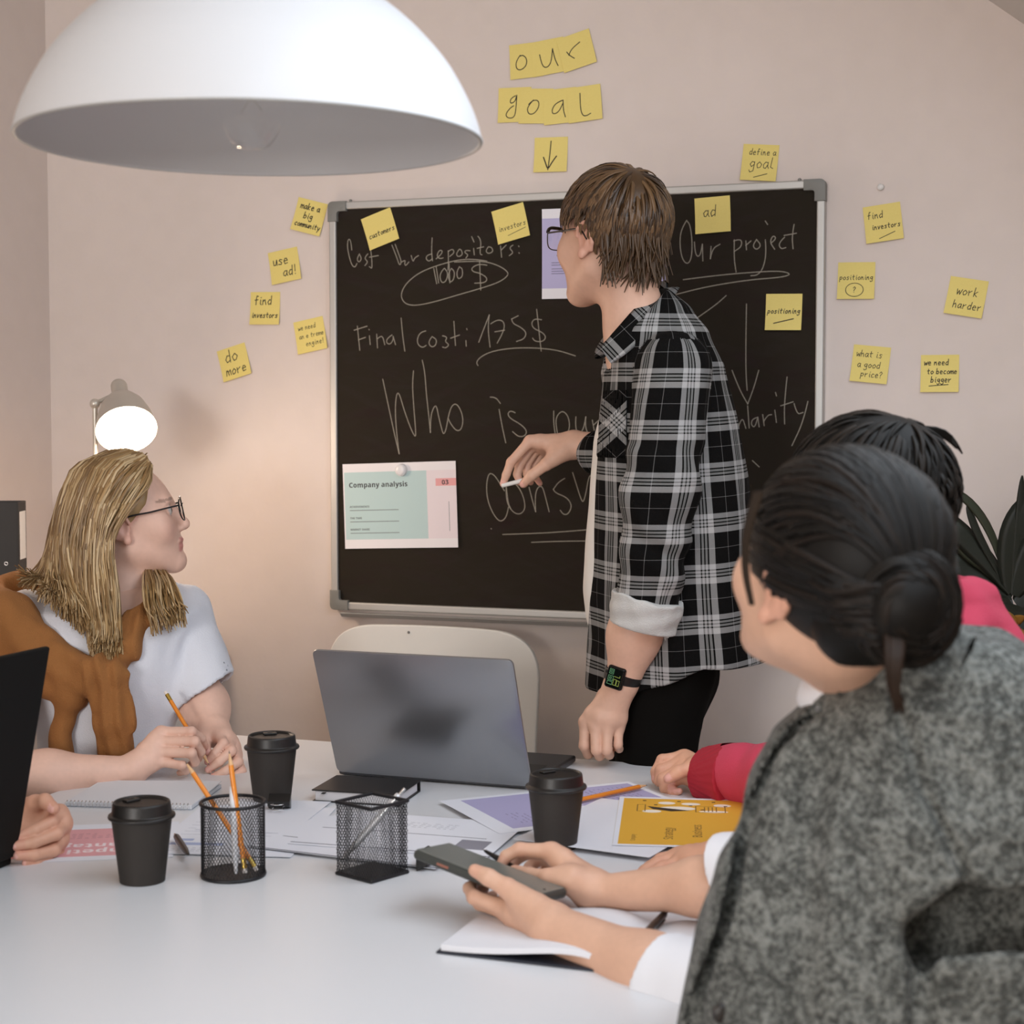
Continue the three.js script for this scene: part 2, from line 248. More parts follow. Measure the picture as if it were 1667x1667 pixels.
// ---------------------------------------------------------------- chalkboard
const bl = onWall(541, 329), br = onWall(1346, 296), bb = onWall(545, 990);
const bx0 = bl.x, bx1 = br.x, by1 = (bl.y + br.y) / 2, by0 = bb.y, bw = bx1 - bx0, bh = by1 - by0;
const CHALK = [
  [520, 300, 0.26395, [ // upper left writing
    [190, 395, 185, 335, 168, 325, 162, 370, 172, 430, 190, 490, 210, 505, 222, 480], [238, 420, 220, 450, 235, 475, 252, 450, 238, 422], [290, 420, 265, 445, 292, 468, 272, 492], [308, 395, 322, 515, 300, 500], [300, 440, 355, 430],
    [440, 365, 470, 440, 487, 495, 500, 470, 482, 420, 460, 360], [500, 470, 525, 455, 518, 480, 525, 495, 545, 470], [560, 430, 570, 475, 580, 445, 605, 430],
    [690, 320, 685, 400, 692, 462], [688, 420, 660, 425, 650, 450, 670, 468, 690, 450], [715, 450, 745, 425, 755, 400, 735, 395, 718, 430, 735, 450, 758, 445], [790, 400, 792, 470, 788, 520], [790, 405, 815, 385, 830, 410, 800, 435],
    [860, 390, 838, 415, 850, 440, 880, 425, 872, 395, 860, 390], [925, 400, 900, 395, 890, 410, 915, 425, 900, 445], [948, 385, 952, 425], [936, 312, 950, 345], [975, 310, 997, 330, 985, 420, 1000, 425], [970, 385, 1010, 375], [1040, 375, 1020, 400, 1040, 420, 1070, 405, 1060, 378, 1040, 375], [1115, 370, 1122, 440], [1120, 395, 1150, 365], [1192, 365, 1165, 380, 1197, 410, 1170, 430], [1228, 370, 1230, 374], [1230, 412, 1232, 416],
    [700, 510, 718, 605], [715, 500, 730, 600], [765, 510, 735, 540, 745, 600, 775, 595, 790, 540, 768, 510], [810, 510, 785, 545, 800, 600, 825, 580, 830, 530, 810, 510], [795, 480, 800, 600], [860, 500, 840, 530, 850, 580, 880, 560, 878, 510, 858, 500],
    [1030, 490, 985, 480, 935, 505, 940, 530, 990, 540, 1035, 570, 1020, 600, 955, 602], [985, 465, 992, 645],
    [1030, 465, 960, 452, 860, 455, 740, 485, 620, 530, 540, 590, 500, 650, 498, 700, 530, 735, 590, 742, 700, 720, 850, 675, 1000, 632, 1110, 595, 1162, 555, 1160, 530, 1110, 495, 1030, 468, 940, 465, 830, 470],
    [225, 870, 240, 1020], [205, 895, 285, 870], [232, 955, 275, 940], [300, 930, 305, 985], [297, 890, 299, 893], [345, 920, 350, 1005], [348, 950, 370, 930, 385, 940, 395, 985], [440, 925, 410, 945, 405, 975, 430, 985, 450, 950, 445, 925, 462, 985], [497, 820, 505, 920, 520, 1025],
    [650, 900, 620, 905, 597, 945, 600, 985, 630, 1005, 652, 990], [690, 935, 665, 965, 680, 1000, 710, 995, 720, 955, 690, 935], [755, 930, 787, 935, 768, 965, 797, 985, 775, 1007, 755, 1000], [825, 840, 830, 920, 835, 990], [805, 945, 860, 925], [905, 885, 907, 892], [900, 960, 902, 995],
    [980, 970, 1010, 890, 1045, 800], [1045, 800, 1035, 870, 1050, 1000], [1055, 855, 1090, 830, 1130, 835, 1142, 870, 1125, 920, 1095, 975], [1080, 905, 1140, 895], [1225, 805, 1185, 825], [1185, 825, 1187, 852, 1240, 875, 1278, 910, 1262, 950, 1215, 965], [1370, 830, 1330, 820, 1306, 850, 1320, 885, 1370, 905, 1400, 935, 1380, 967, 1330, 965, 1315, 945], [1340, 765, 1368, 1025],
    [975, 1115, 962, 1100, 985, 1065, 1050, 1030, 1150, 1010, 1270, 1003, 1400, 1010, 1490, 1025, 1580, 1055]]],
  [540, 560, 0.26994, [
    [300, 210, 330, 350, 370, 540, 400, 665], [400, 665, 385, 550, 375, 400, 383, 300, 400, 292, 430, 400, 470, 510, 497, 565, 502, 540, 490, 400, 480, 250, 487, 160],
    [540, 95, 555, 150, 565, 300, 580, 430, 590, 535], [590, 535, 590, 440, 610, 380, 627, 370, 640, 440, 660, 520, 670, 548, 685, 520, 700, 430, 720, 370, 750, 358, 780, 410, 790, 470, 775, 522, 745, 525, 712, 480, 698, 450],
    [1008, 395, 1020, 470, 1048, 598], [955, 320, 985, 318, 1015, 358], [1105, 415, 1080, 400, 1058, 420, 1075, 450, 1140, 485, 1178, 525, 1165, 558, 1125, 562, 1090, 530],
    [1340, 405, 1338, 470, 1350, 550], [1365, 550, 1350, 480, 1360, 430, 1395, 400, 1432, 440, 1438, 520, 1400, 560], [1475, 440, 1470, 500, 1490, 548, 1520, 520, 1535, 440], [1535, 440, 1530, 500, 1552, 548], [1575, 460, 1590, 545], [1582, 490, 1620, 455],
    [1040, 890, 1010, 840, 975, 790, 945, 782, 930, 850, 935, 940, 965, 1020, 1000, 1070, 1025, 1077, 1052, 1050, 1065, 990], [1050, 860, 1050, 930, 1065, 985, 1100, 1028, 1140, 1034, 1167, 1000, 1160, 940, 1135, 880, 1100, 840, 1060, 845], [1052, 870, 1060, 960, 1078, 1000],
    [1190, 870, 1210, 950, 1230, 1018], [1230, 1018, 1225, 930, 1240, 870, 1270, 858, 1290, 930, 1312, 1018], [1407, 815, 1370, 835, 1338, 882], [1338, 882, 1345, 902, 1420, 930, 1452, 980, 1430, 1032, 1400, 1037, 1380, 1010],
    [1455, 780, 1480, 860, 1505, 940, 1520, 964, 1537, 900, 1550, 820, 1565, 788, 1580, 860, 1600, 950], [959, 1121, 961, 1123], [1030, 1157, 1250, 1150, 1400, 1140, 1650, 1120], [1205, 1205, 1350, 1198, 1640, 1196]]],
  [1060, 220, 0.36413, [
    [165, 372, 140, 410, 133, 480, 145, 550, 170, 572, 188, 540, 190, 460, 180, 390, 165, 374], [200, 470, 203, 530, 225, 537, 236, 480], [236, 480, 238, 555], [275, 490, 272, 545], [272, 545, 280, 500, 315, 480],
    [380, 460, 378, 540, 388, 605], [378, 465, 412, 452, 414, 490, 380, 512], [432, 465, 435, 505], [432, 485, 455, 465], [480, 460, 460, 485, 480, 507, 502, 485, 480, 458], [520, 460, 525, 520, 510, 590, 485, 620, 455, 622], [520, 375, 530, 390], [545, 475, 572, 455, 555, 438, 540, 470, 562, 502], [607, 448, 578, 475, 590, 502, 612, 495], [650, 390, 640, 440, 645, 500], [605, 440, 660, 430],
    [150, 640, 300, 620, 480, 605, 590, 600, 640, 615, 590, 630, 450, 640, 250, 672, 90, 714], [190, 828, 290, 760, 343, 712], [435, 750, 432, 900, 432, 1060, 438, 1140], [370, 1050, 400, 1130, 440, 1202, 442, 1200], [440, 1202, 465, 1140, 490, 1050],
    [330, 1250, 345, 1310, 365, 1250], [385, 1255, 400, 1302], [400, 1302, 415, 1255, 432, 1312], [440, 1210, 447, 1310], [485, 1262, 462, 1268, 455, 1295, 472, 1310, 486, 1262], [486, 1262, 492, 1305], [508, 1250, 515, 1300], [513, 1280, 530, 1252, 548, 1250], [563, 1230, 570, 1285], [566, 1150, 570, 1165], [618, 1080, 605, 1200, 607, 1292], [590, 1210, 645, 1192], [650, 1200, 662, 1250, 690, 1240], [712, 1190, 692, 1280, 640, 1390], [462, 1458, 492, 1486]]],
];
const boardTex = canvas(2048, 1664, (g, w, h) => {
  g.fillStyle = 'rgb(42,36,28)'; g.fillRect(0, 0, w, h);
  for (let i = 0; i < 900; i++) { g.fillStyle = `rgba(${rnd() < 0.5 ? '70,66,56' : '34,30,24'},0.05)`; g.save(); g.translate(rnd() * w, rnd() * h); g.rotate(rr(-0.5, 0.5)); g.beginPath(); g.ellipse(0, 0, rr(20, 190), rr(4, 26), 0, 0, 7); g.fill(); g.restore(); }
  const toB = (px, py) => { const p = onWall(px, py, 0.012); return [(p.x - bx0) / bw * w, (by1 - p.y) / bh * h]; };
  g.lineCap = g.lineJoin = 'round';
  for (const [ox, oy, s, list] of CHALK) for (const st of list) {
    const pts = []; for (let i = 0; i < st.length; i += 2) pts.push(toB(ox + st[i] * s, oy + st[i + 1] * s));
    g.strokeStyle = 'rgba(152,147,134,0.72)'; g.lineWidth = 5.2; smooth(g, pts);
    g.strokeStyle = 'rgba(176,170,156,0.5)'; g.lineWidth = 2.6; smooth(g, pts);
  }
  // grain of the chalk: the board shows through in specks
  for (let i = 0; i < 60000; i++) { g.fillStyle = 'rgba(42,37,30,0.5)'; g.fillRect(rnd() * w, rnd() * h, 1.6, 1.6); }
});
{
  const c = new V3((bx0 + bx1) / 2, by0, 0), o = thing('chalkboard', 'wide black chalkboard in an aluminium frame covered in chalk handwriting', 'chalkboard', c);
  const alu = mat(rgb(190, 188, 184), 0.5, { metalness: 0.55 }), plasticGrey = mat(rgb(128, 127, 122), 0.55);
  const face = new THREE.BoxGeometry(bw - 0.01, bh - 0.01, 0.012); part('writing_panel', face.translate(0, bh / 2, 0.008), mat(0xffffff, 0.85, { map: boardTex, specularIntensity: 0.35 }), o, 'dark panel with chalk words, sums and arrows');
  const rail = (l, ax) => { const s = new THREE.Shape(); const r = 0.004, W = 0.017, D = 0.02; s.moveTo(0, 0.001); s.lineTo(W, 0.001); s.lineTo(W, D - r); s.quadraticCurveTo(W, D, W - r, D); s.lineTo(r, D); s.quadraticCurveTo(0, D, 0, D - r); const g = new THREE.ExtrudeGeometry(s, { depth: l, bevelEnabled: false }); g.translate(-W / 2, 0, -l / 2); /* x across, y out, z along */ g.applyMatrix4(ax ? new THREE.Matrix4().makeBasis(new V3(0, 1, 0), new V3(0, 0, 1), new V3(1, 0, 0)) : new THREE.Matrix4().makeBasis(new V3(-1, 0, 0), new V3(0, 0, 1), new V3(0, 1, 0))); return g; };
  part('frame_rail', rail(bw - 0.05, true).translate(0, bh - 0.0085, 0), alu, o); part('frame_rail', rail(bw - 0.05, true).translate(0, 0.0085, 0), alu, o);
  part('frame_rail', rail(bh - 0.05, false).translate(-bw / 2 + 0.0085, bh / 2, 0), alu, o); part('frame_rail', rail(bh - 0.05, false).translate(bw / 2 - 0.0085, bh / 2, 0), alu, o);
  for (const sx of [-1, 1]) for (const sy of [0, 1]) {
    const s = new THREE.Shape(), L = 0.042, W = 0.02, r = 0.012; s.moveTo(0, -L); s.lineTo(0, -r); s.quadraticCurveTo(0, 0, r, 0); s.lineTo(L, 0); s.lineTo(L, -W); s.lineTo(W + 0.008, -W); s.quadraticCurveTo(W, -W, W, -W - 0.008); s.lineTo(W, -L); s.lineTo(0, -L);
    const g = new THREE.ExtrudeGeometry(s, { depth: 0.022, bevelEnabled: true, bevelSize: 0.001, bevelThickness: 0.001, bevelSegments: 2 }); if (sx > 0) { g.scale(-1, 1, 1); } if (!sy) g.scale(1, -1, 1);
    const q = toCreasedNormals((sx > 0) !== !sy ? flip(g) : g, 0.5); part('corner_cap', q.translate(sx * bw / 2, sy * bh, 0.001), plasticGrey, o, 'grey plastic corner cap');
    if (sy) part('screw', new THREE.SphereGeometry(0.004, 10, 8).translate(sx * (bw / 2 - 0.052), bh + 0.001, 0.016), plasticGrey, o);
  }
  const tray = new THREE.Shape(); tray.moveTo(0, 0); tray.lineTo(0, 0.004); tray.lineTo(0.045, 0.004); tray.lineTo(0.052, 0.010); tray.lineTo(0.056, 0.008); tray.lineTo(0.048, 0); tray.lineTo(0, 0);
  const tg = new THREE.ExtrudeGeometry(tray, { depth: bw - 0.08, bevelEnabled: false }); tg.translate(0, 0, -(bw - 0.08) / 2); tg.applyMatrix4(new THREE.Matrix4().makeBasis(new V3(0, 0, 1), new V3(0, 1, 0), new V3(-1, 0, 0)));
  part('chalk_tray', tg.translate(0, -0.012, 0.002), alu, o);
}
function flip(g) { const q = g.index ? g.toNonIndexed() : g, a = q.attributes.position.array; for (let i = 0; i < a.length; i += 9) for (let k = 0; k < 3; k++) { const t = a[i + 3 + k]; a[i + 3 + k] = a[i + 6 + k]; a[i + 6 + k] = t; } q.deleteAttribute('normal'); q.computeVertexNormals(); return q; }

// ---------------------------------------------------------------- sticky notes
const INK = 'rgb(38,34,30)';
function noteTex(draw) {
  return canvas(160, 160, (g, w, h) => { g.fillStyle = 'rgb(236,216,128)'; g.fillRect(0, 0, w, h); for (let i = 0; i < 500; i++) { g.fillStyle = `rgba(${rnd() < 0.5 ? '250,230,150' : '222,198,110'},0.12)`; g.fillRect(rnd() * w, rnd() * h, rr(1, 9), rr(1, 3)); } g.strokeStyle = g.fillStyle = INK; draw(g); });
}
const words = (list, lw = 3) => g => { for (const [t, x, y, s] of list) hand2d(g, t, x, y, s, lw); };
let noteShapeCache = {};
function noteGeo(curl) { return noteShapeCache[curl] ??= sheet(0.0735, 0.0735, (u, v) => curl * Math.pow(1 - v, 2.2) + 0.0008 * Math.sin(u * 3 + 1), 0.0005, 8).rotateX(PI / 2); }
function note(px, py, deg, draw, label, onBoard, group, lift = 0, curl = 0.006) {
  const p = onWall(px, py, (onBoard ? 0.0145 : 0.0008) + lift);
  const m = single('sticky_note', noteGeo(curl), mat(0xffffff, 0.8, { map: noteTex(draw) }), p, 0, label, 'sticky note', group); m.rotation.z = deg * PI / 180; return m;
}
const GW = 'sticky notes on the wall left of the board', GR = 'sticky notes on the wall right of the board', GB = 'sticky notes on the chalkboard', GT = 'sticky notes spelling out the heading above the board';
note(504, 353, -15, words([['make a', 22, 48, 17], ['big', 50, 92, 17], ['community', 14, 134, 16]], 4), 'yellow sticky note reading make a big community beside the board corner', false, GW);
note(464, 433, 10, words([['use', 18, 70, 26], ['ad!', 66, 130, 26]], 4), 'yellow sticky note reading use ad! on the wall', false, GW);
note(432, 502, -1, words([['find', 20, 62, 24], ['investors', 10, 126, 17]], 4), 'yellow sticky note reading find investors in heavy ink, above the do more note', false, GW);
note(506, 546, 11, words([['we need', 20, 46, 13], ['an extreme', 18, 88, 13], ['engine!', 50, 128, 15]], 2.2), 'yellow sticky note with three faint lines beside the board frame', false, GW);
note(382, 590, 16, words([['do', 34, 72, 34], ['more', 26, 136, 26]], 4), 'yellow sticky note reading do more in large letters', false, GW);
note(1237, 265, -5, g => { hand2d(g, 'define a', 28, 46, 15, 2.4); hand2d(g, 'goal', 34, 104, 27, 2.6); g.beginPath(); g.moveTo(60, 146); g.lineTo(118, 128); g.stroke(); }, 'yellow sticky note reading define a goal above the board', false, GR);
note(1438, 363, 7, g => { hand2d(g, 'find', 14, 56, 17, 2.6); hand2d(g, 'investors', 30, 104, 14, 2.8); g.beginPath(); g.moveTo(58, 146); g.lineTo(126, 124); g.stroke(); }, 'yellow sticky note reading find investors with an underline, below the white pin', false, GR);
note(1394, 457, -1, g => { hand2d(g, 'positioning', 8, 76, 16, 2.4); hand2d(g, '?', 66, 132, 14, 2.6); g.beginPath(); g.ellipse(74, 120, 38, 29, 0, 0, 7); g.stroke(); }, 'yellow sticky note reading positioning with a circled question mark', false, GR);
note(1573, 484, -10, words([['work', 36, 72, 21], ['harder', 30, 130, 19]], 2.8), 'yellow sticky note reading work harder', false, GR);
note(1417, 593, -6, words([['what is', 16, 50, 16], ['a good', 24, 96, 16], ['price?', 44, 136, 15]], 2.4), 'yellow sticky note reading what is a good price', false, GR);
note(1530, 608, 0, g => { hand2d(g, 'we need', 14, 44, 14, 3); hand2d(g, 'to become', 26, 82, 14, 3); hand2d(g, 'bigger', 42, 118, 14, 3); g.beginPath(); g.moveTo(36, 134); g.lineTo(116, 128); g.stroke(); }, 'yellow sticky note reading we need to become bigger', false, GR);
note(619.5, 373, 19, words([['customers', 14, 108, 18]], 3.2), 'yellow sticky note reading customers tilted on the chalkboard corner', true, GB);
note(832, 364, 14, g => { hand2d(g, 'investors', 16, 104, 17, 2.2); g.beginPath(); g.moveTo(56, 132); g.lineTo(146, 116); g.stroke(); }, 'yellow sticky note reading investors tilted beside the lilac sheet', true, GB);
note(1160.5, 350, 3, words([['ad', 36, 86, 28]], 3), 'yellow sticky note reading ad above the chalk words', true, GB);
note(1276, 508, -1, g => { hand2d(g, 'positioning', 8, 86, 18, 3, 0.2); g.lineWidth = 4; g.beginPath(); g.moveTo(38, 130); g.lineTo(124, 110); g.stroke(); }, 'yellow sticky note reading positioning underlined on the chalkboard', true, GB);
note(897, 252, -1, g => { g.lineWidth = 4.4; g.lineCap = 'round'; smooth(g, [[80, 18], [76, 80], [70, 150]]); g.lineWidth = 5.4; smooth(g, [[46, 92], [58, 120], [70, 150], [86, 118], [108, 88]]); }, 'yellow sticky note with an arrow pointing down', false, GT);
const big = (pts, lw = 4) => g => { g.lineWidth = lw; g.lineCap = g.lineJoin = 'round'; for (const s of pts) smooth(g, s); };
note(857, 99, 3, big([[[52, 52], [30, 76], [30, 112], [52, 122], [80, 104], [84, 72], [66, 52], [50, 56]]]), 'yellow sticky note bearing the letter o of the word our', false, GT, 0.0004, 0.003);
note(893, 93, 7, big([[[40, 62], [44, 110], [64, 130], [90, 112], [104, 46]], [[104, 46], [108, 90], [122, 128]]]), 'yellow sticky note bearing the letter u', false, GT, 0.001, 0.003);
note(939, 83, 15, big([[[34, 70], [40, 86], [62, 110]], [[40, 88], [54, 66], [104, 46]]]), 'yellow sticky note bearing the letter r', false, GT, 0.0016, 0.004);
note(838, 171, -1, big([[[84, 38], [60, 48], [58, 74], [82, 66], [90, 36]], [[90, 36], [88, 96], [82, 138], [52, 142], [36, 124], [58, 94], [76, 84]]]), 'yellow sticky note bearing the letter g', false, GT, 0.0004, 0.003);
note(873, 173, -3, big([[[66, 52], [36, 82], [44, 116], [70, 118], [94, 88], [92, 54], [64, 52], [44, 72]]]), 'yellow sticky note bearing the letter o of the word goal', false, GT, 0.001, 0.003);
note(912, 173, 3, big([[[96, 54], [62, 62], [40, 92], [44, 114], [72, 108], [96, 66]], [[96, 54], [94, 94], [104, 132]]]), 'yellow sticky note bearing the letter a', false, GT, 0.0016, 0.003);
note(952, 169, 5, big([[[62, 30], [58, 90], [66, 132], [84, 138], [106, 128]]]), 'yellow sticky note bearing the letter l', false, GT, 0.0022, 0.004);
{ const p = onWall(1434, 305); const o = thing('wall_pin', 'small round white pin stuck in the bare wall', 'pin', p); part('head', new THREE.SphereGeometry(0.0068, 16, 12).scale(1, 1, 0.6).translate(0, 0, 0.006), mat(rgb(225, 222, 218), 0.4), o); part('shank', new THREE.CylinderGeometry(0.002, 0.002, 0.006, 8).rotateX(PI / 2).translate(0, 0, 0.003), mat(rgb(180, 180, 180), 0.3, { metalness: 1 }), o); }
// printed sheets on the board
function boardSheet(name, corners, tex, label, bow) {
  const [a, b, c, d] = corners.map(q => onWall(q[0], q[1], 0.0146)), m = a.clone().add(b).add(c).add(d).multiplyScalar(0.25), w = (a.distanceTo(b) + d.distanceTo(c)) / 2, h = (a.distanceTo(d) + b.distanceTo(c)) / 2;
  const o = single(name, sheet(w, h, bow, 0.0004, 10).rotateX(PI / 2), mat(0xffffff, 0.7, { map: tex }), m, 0, label, 'paper'); o.rotation.z = Math.atan2(b.y - a.y, b.x - a.x) * 0.5 + Math.atan2(c.y - d.y, c.x - d.x) * 0.5; return o;
}
boardSheet('printed_sheet', [[558, 756], [742.5, 750], [747, 891], [564, 893]], canvas(760, 580, (g, w, h) => {
  g.fillStyle = 'rgb(238,234,236)'; g.fillRect(0, 0, w, h); g.fillStyle = 'rgb(188,212,212)'; g.fillRect(8, 58, 556, 460); g.fillStyle = 'rgb(234,222,226)'; g.fillRect(564, 58, 196, 460);
  g.fillStyle = 'rgb(232,166,166)'; g.fillRect(624, 114, 136, 50); g.fillStyle = 'rgb(40,40,44)'; g.font = 'bold 46px sans-serif'; g.fillText('Company analysis', 38, 162); g.font = 'bold 42px sans-serif'; g.fillText('03', 664, 156);
  g.fillStyle = 'rgb(92,102,104)'; g.font = 'bold 18px sans-serif'; ['ACHIEVEMENTS', 'THE TIME', 'MARKET SHARE'].forEach((s, i) => { g.fillText(s, 40, 300 + i * 78); g.fillStyle = 'rgb(122,134,136)'; g.fillRect(40, 316 + i * 78, 330, 5); g.fillStyle = 'rgb(92,102,104)'; }); g.fillStyle = 'rgb(150,150,154)'; g.fillRect(706, 270, 4, 200);
}), 'printed sheet headed Company analysis pinned to the chalkboard by a magnet', (u, v) => 0.002 + 0.012 * Math.pow(Math.abs(u - 0.5), 2) * (1 - v));
boardSheet('printed_sheet', [[882, 341], [1084, 334], [1085, 483], [884, 487]], canvas(512, 380, (g, w, h) => {
  g.fillStyle = 'rgb(238,236,242)'; g.fillRect(0, 0, w, h); g.fillStyle = 'rgb(190,184,222)'; g.fillRect(0, 40, w, 296); g.fillStyle = 'rgb(120,116,150)'; g.fillRect(66, 196, 60, 2); g.fillRect(62, 194, 5, 6); for (const y of [226, 236, 252, 262, 272]) for (let x = 40; x < 300; x += 96) g.fillRect(x, y, 62, 3);
}), 'lilac printed sheet on the chalkboard behind the standing man', (u, v) => 0.001 + 0.004 * v * v);
{ const p = onWall(654, 765, 0.017), o = thing('board_magnet', 'round white magnet holding the Company analysis sheet', 'magnet', p); part('body', new THREE.CylinderGeometry(0.013, 0.014, 0.008, 28).rotateX(PI / 2).translate(0, 0, 0.004), mat(rgb(226, 224, 226), 0.35), o); part('cap', new THREE.SphereGeometry(0.012, 20, 12, 0, 2 * PI, 0, PI / 2).scale(1, 0.35, 1).rotateX(PI / 2).translate(0, 0, 0.008), mat(rgb(232, 230, 232), 0.3), o); }

// ---------------------------------------------------------------- pendant lamp over the table
{
  const R = 0.2445, c = K(410, 228, 1.8), o = thing('pendant_lamp', 'large white dome pendant lamp hanging unlit over the table', 'lamp', toWorld(c));
  const prof = [[1, 0], [0.985, 0.06], [0.955, 0.14], [0.91, 0.23], [0.855, 0.32], [0.78, 0.41], [0.69, 0.50], [0.58, 0.585], [0.45, 0.66], [0.30, 0.72], [0.15, 0.755], [0.07, 0.765]];
  const outer = prof.map(p => [p[0] * R, p[1] * R]), inner = prof.map(p => [Math.max(p[0] * R - 0.0035, 0.004), p[1] * R - (p[1] > 0.4 ? 0.003 : 0.0005)]);
  inner[0][1] = 0.0; const lip = [[R - 0.0035, 0], [R - 0.003, -0.0025], [R, -0.003], [R + 0.0012, -0.0008]];
  const sp = [...new THREE.SplineCurve(inner.slice().reverse().map(p => new THREE.Vector2(...p))).getPoints(40).map(p => [p.x, p.y]), ...lip, ...new THREE.SplineCurve(outer.map(p => new THREE.Vector2(...p))).getPoints(48).map(p => [p.x, p.y])];
  part('shade', lathe(sp, 128), mat(rgb(202, 201, 202), 0.5, { clearcoat: 0.25, clearcoatRoughness: 0.3 }), o);
  part('rim', new THREE.TorusGeometry(R - 0.001, 0.0018, 8, 128).rotateX(PI / 2).translate(0, -0.0015, 0), mat(rgb(168, 166, 160), 0.4, { metalness: 0.3 }), o, 'thin grey metal rim');
  part('socket', lathe([[0.001, 0.19], [0.03, 0.19], [0.03, 0.1], [0.022, 0.09], [0.014, 0.085], [0.001, 0.085]], 32), mat(rgb(210, 208, 204), 0.5), o);
  const bulb = new THREE.SplineCurve([[0.0005, -0.011], [0.018, -0.006], [0.031, 0.012], [0.034, 0.03], [0.03, 0.05], [0.02, 0.07], [0.014, 0.088]].map(p => new THREE.Vector2(...p))).getPoints(30).map(p => [p.x, p.y]);
  const bm = part('bulb', lathe(bulb, 40), mat(0xffffff, 0.04, { transmission: 1, thickness: 0, ior: 1.45 }), o, 'clear glass bulb, unlit');
  part('filament_post', plain([bar(new V3(0, 0.085, 0), new V3(0, 0.045, 0), 0.004, 10, 0.003), bar(new V3(0, 0.045, 0), new V3(0.012, 0.03, 0), 0.0005), bar(new V3(0, 0.045, 0), new V3(-0.012, 0.03, 0), 0.0005)]), mat(rgb(200, 198, 192), 0.3), bm);
  part('cap', lathe([[0.001, 0.26], [0.012, 0.258], [0.022, 0.235], [0.024, 0.185], [0.001, 0.185]], 32), mat(rgb(225, 224, 222), 0.4), o);
  part('cord', bar(new V3(0, 0.25, 0), new V3(0, CEIL - c.y - 0.02, 0), 0.003), mat(rgb(230, 228, 226), 0.5), o);
  part('ceiling_rose', lathe([[0.001, CEIL - c.y - 0.03], [0.05, CEIL - c.y - 0.028], [0.055, CEIL - c.y], [0.001, CEIL - c.y]], 32), mat(rgb(230, 228, 226), 0.5), o);
}

// ---------------------------------------------------------------- corner cabinet with file and reading lamp
const CAB = 0.86;
{
  const o = thing('corner_cabinet', 'low white cabinet in the corner behind the blonde woman', 'cabinet', new V3(-2.115, 0, 0.29)), m = mat(rgb(228, 224, 220), 0.45);
  part('body', at(rbox(0.46, CAB - 0.04, 0.5, 0.003), 0, (CAB - 0.04) / 2 + 0.02, 0), m, o); part('top', at(rbox(0.47, 0.02, 0.51, 0.003), 0, CAB - 0.01, 0), m, o);
  for (const s of [-1, 1]) { const d = part('door', at(rbox(0.22, CAB - 0.1, 0.018, 0.003), s * 0.113, CAB / 2, 0.26), m, o); part('handle', at(rbox(0.012, 0.12, 0.02, 0.004), s * 0.02, CAB / 2 + 0.1, 0.28), mat(rgb(150, 150, 150), 0.3, { metalness: 1 }), d); }
}
{
  const k = K(-4, 880, 3.6), o = thing('lever_arch_file', 'black lever arch file with a white spine label on the cabinet', 'file', new V3(toWorld(k).x, CAB, toWorld(k).z - 0.09), 0.4), blk = mat(rgb(30, 28, 27), 0.55);
  part('cover', plain([at(rbox(0.285, 0.318, 0.003, 0.001), -0.145, 0.16, 0.036), at(rbox(0.285, 0.318, 0.003, 0.001), -0.145, 0.16, -0.036)]), blk, o); part('spine', at(rbox(0.003, 0.318, 0.075, 0.001), -0.002, 0.16, 0), blk, o);
  part('label', at(rbox(0.0008, 0.105, 0.055, 0.0003), 0, 0.245, 0), mat(rgb(222, 220, 218), 0.7), o, 'white spine label'); part('papers', at(rbox(0.22, 0.297, 0.05, 0.001), -0.14, 0.155, 0), mat(rgb(232, 230, 226), 0.8), o);
  part('rivet', new THREE.TorusGeometry(0.0035, 0.0012, 8, 16).translate(-0.028, 0.185, 0.038), mat(rgb(200, 200, 200), 0.25, { metalness: 1 }), o);
}
{
  const Z = 3.5, disc = K(206, 700, Z), ax = new V3(0.27, -0.64, 0.72).normalize(), pole = K(155, 690, Z + 0.05);
  const base = new V3(pole.x, CAB, pole.z), o = thing('reading_lamp', 'brushed steel reading lamp glowing above the blonde woman', 'lamp', toWorld(base), TURN);
  const steel = mat(rgb(206, 200, 190), 0.36, { metalness: 0.55 }), q = new THREE.Quaternion().setFromUnitVectors(new V3(0, -1, 0), ax), rel = disc.clone().sub(base);
  const head = lathe([[0.001, 0.152], [0.016, 0.151], [0.0175, 0.146], [0.0175, 0.112], [0.02, 0.106], [0.034, 0.092], [0.048, 0.068], [0.057, 0.038], [0.0625, 0.006], [0.064, 0], [0.0625, 0.001], [0.06, 0.012], [0.045, 0.066], [0.02, 0.1], [0.001, 0.1]], 64);
  const hd = part('lamp_head', head.applyQuaternion(q).translate(rel.x, rel.y, rel.z), steel, o);
  part('glowing_bulb_disc', new THREE.CylinderGeometry(0.061, 0.061, 0.004, 48).translate(0, 0.008, 0).applyQuaternion(q).translate(rel.x, rel.y, rel.z), new THREE.MeshStandardMaterial({ color: 0xffffff, emissive: new THREE.Color(1.0, 0.93, 0.84), emissiveIntensity: 3 }), hd);
  const top = new V3(0, rel.y + 0.055, 0), neck = rel.clone().addScaledVector(ax, -0.125);
  part('stem', plain([bar(new V3(0, 0.012, 0), top, 0.0055, 16), bar(top, neck, 0.005, 12)]), steel, o); part('joint', new THREE.SphereGeometry(0.011, 20, 14).translate(...top.toArray()), steel, o);
  part('base', lathe([[0.001, 0], [0.085, 0], [0.085, 0.008], [0.078, 0.014], [0.001, 0.016]], 48), steel, o);
  const l = new THREE.PointLight(new THREE.Color(1.0, 0.76, 0.56), 0.55); l.castShadow = true; l.shadow.radius = 2.5; l.name = 'reading_lamp_light'; const lp = toWorld(disc.clone().addScaledVector(ax, 0.03)); l.position.copy(lp); scene.add(l);
}
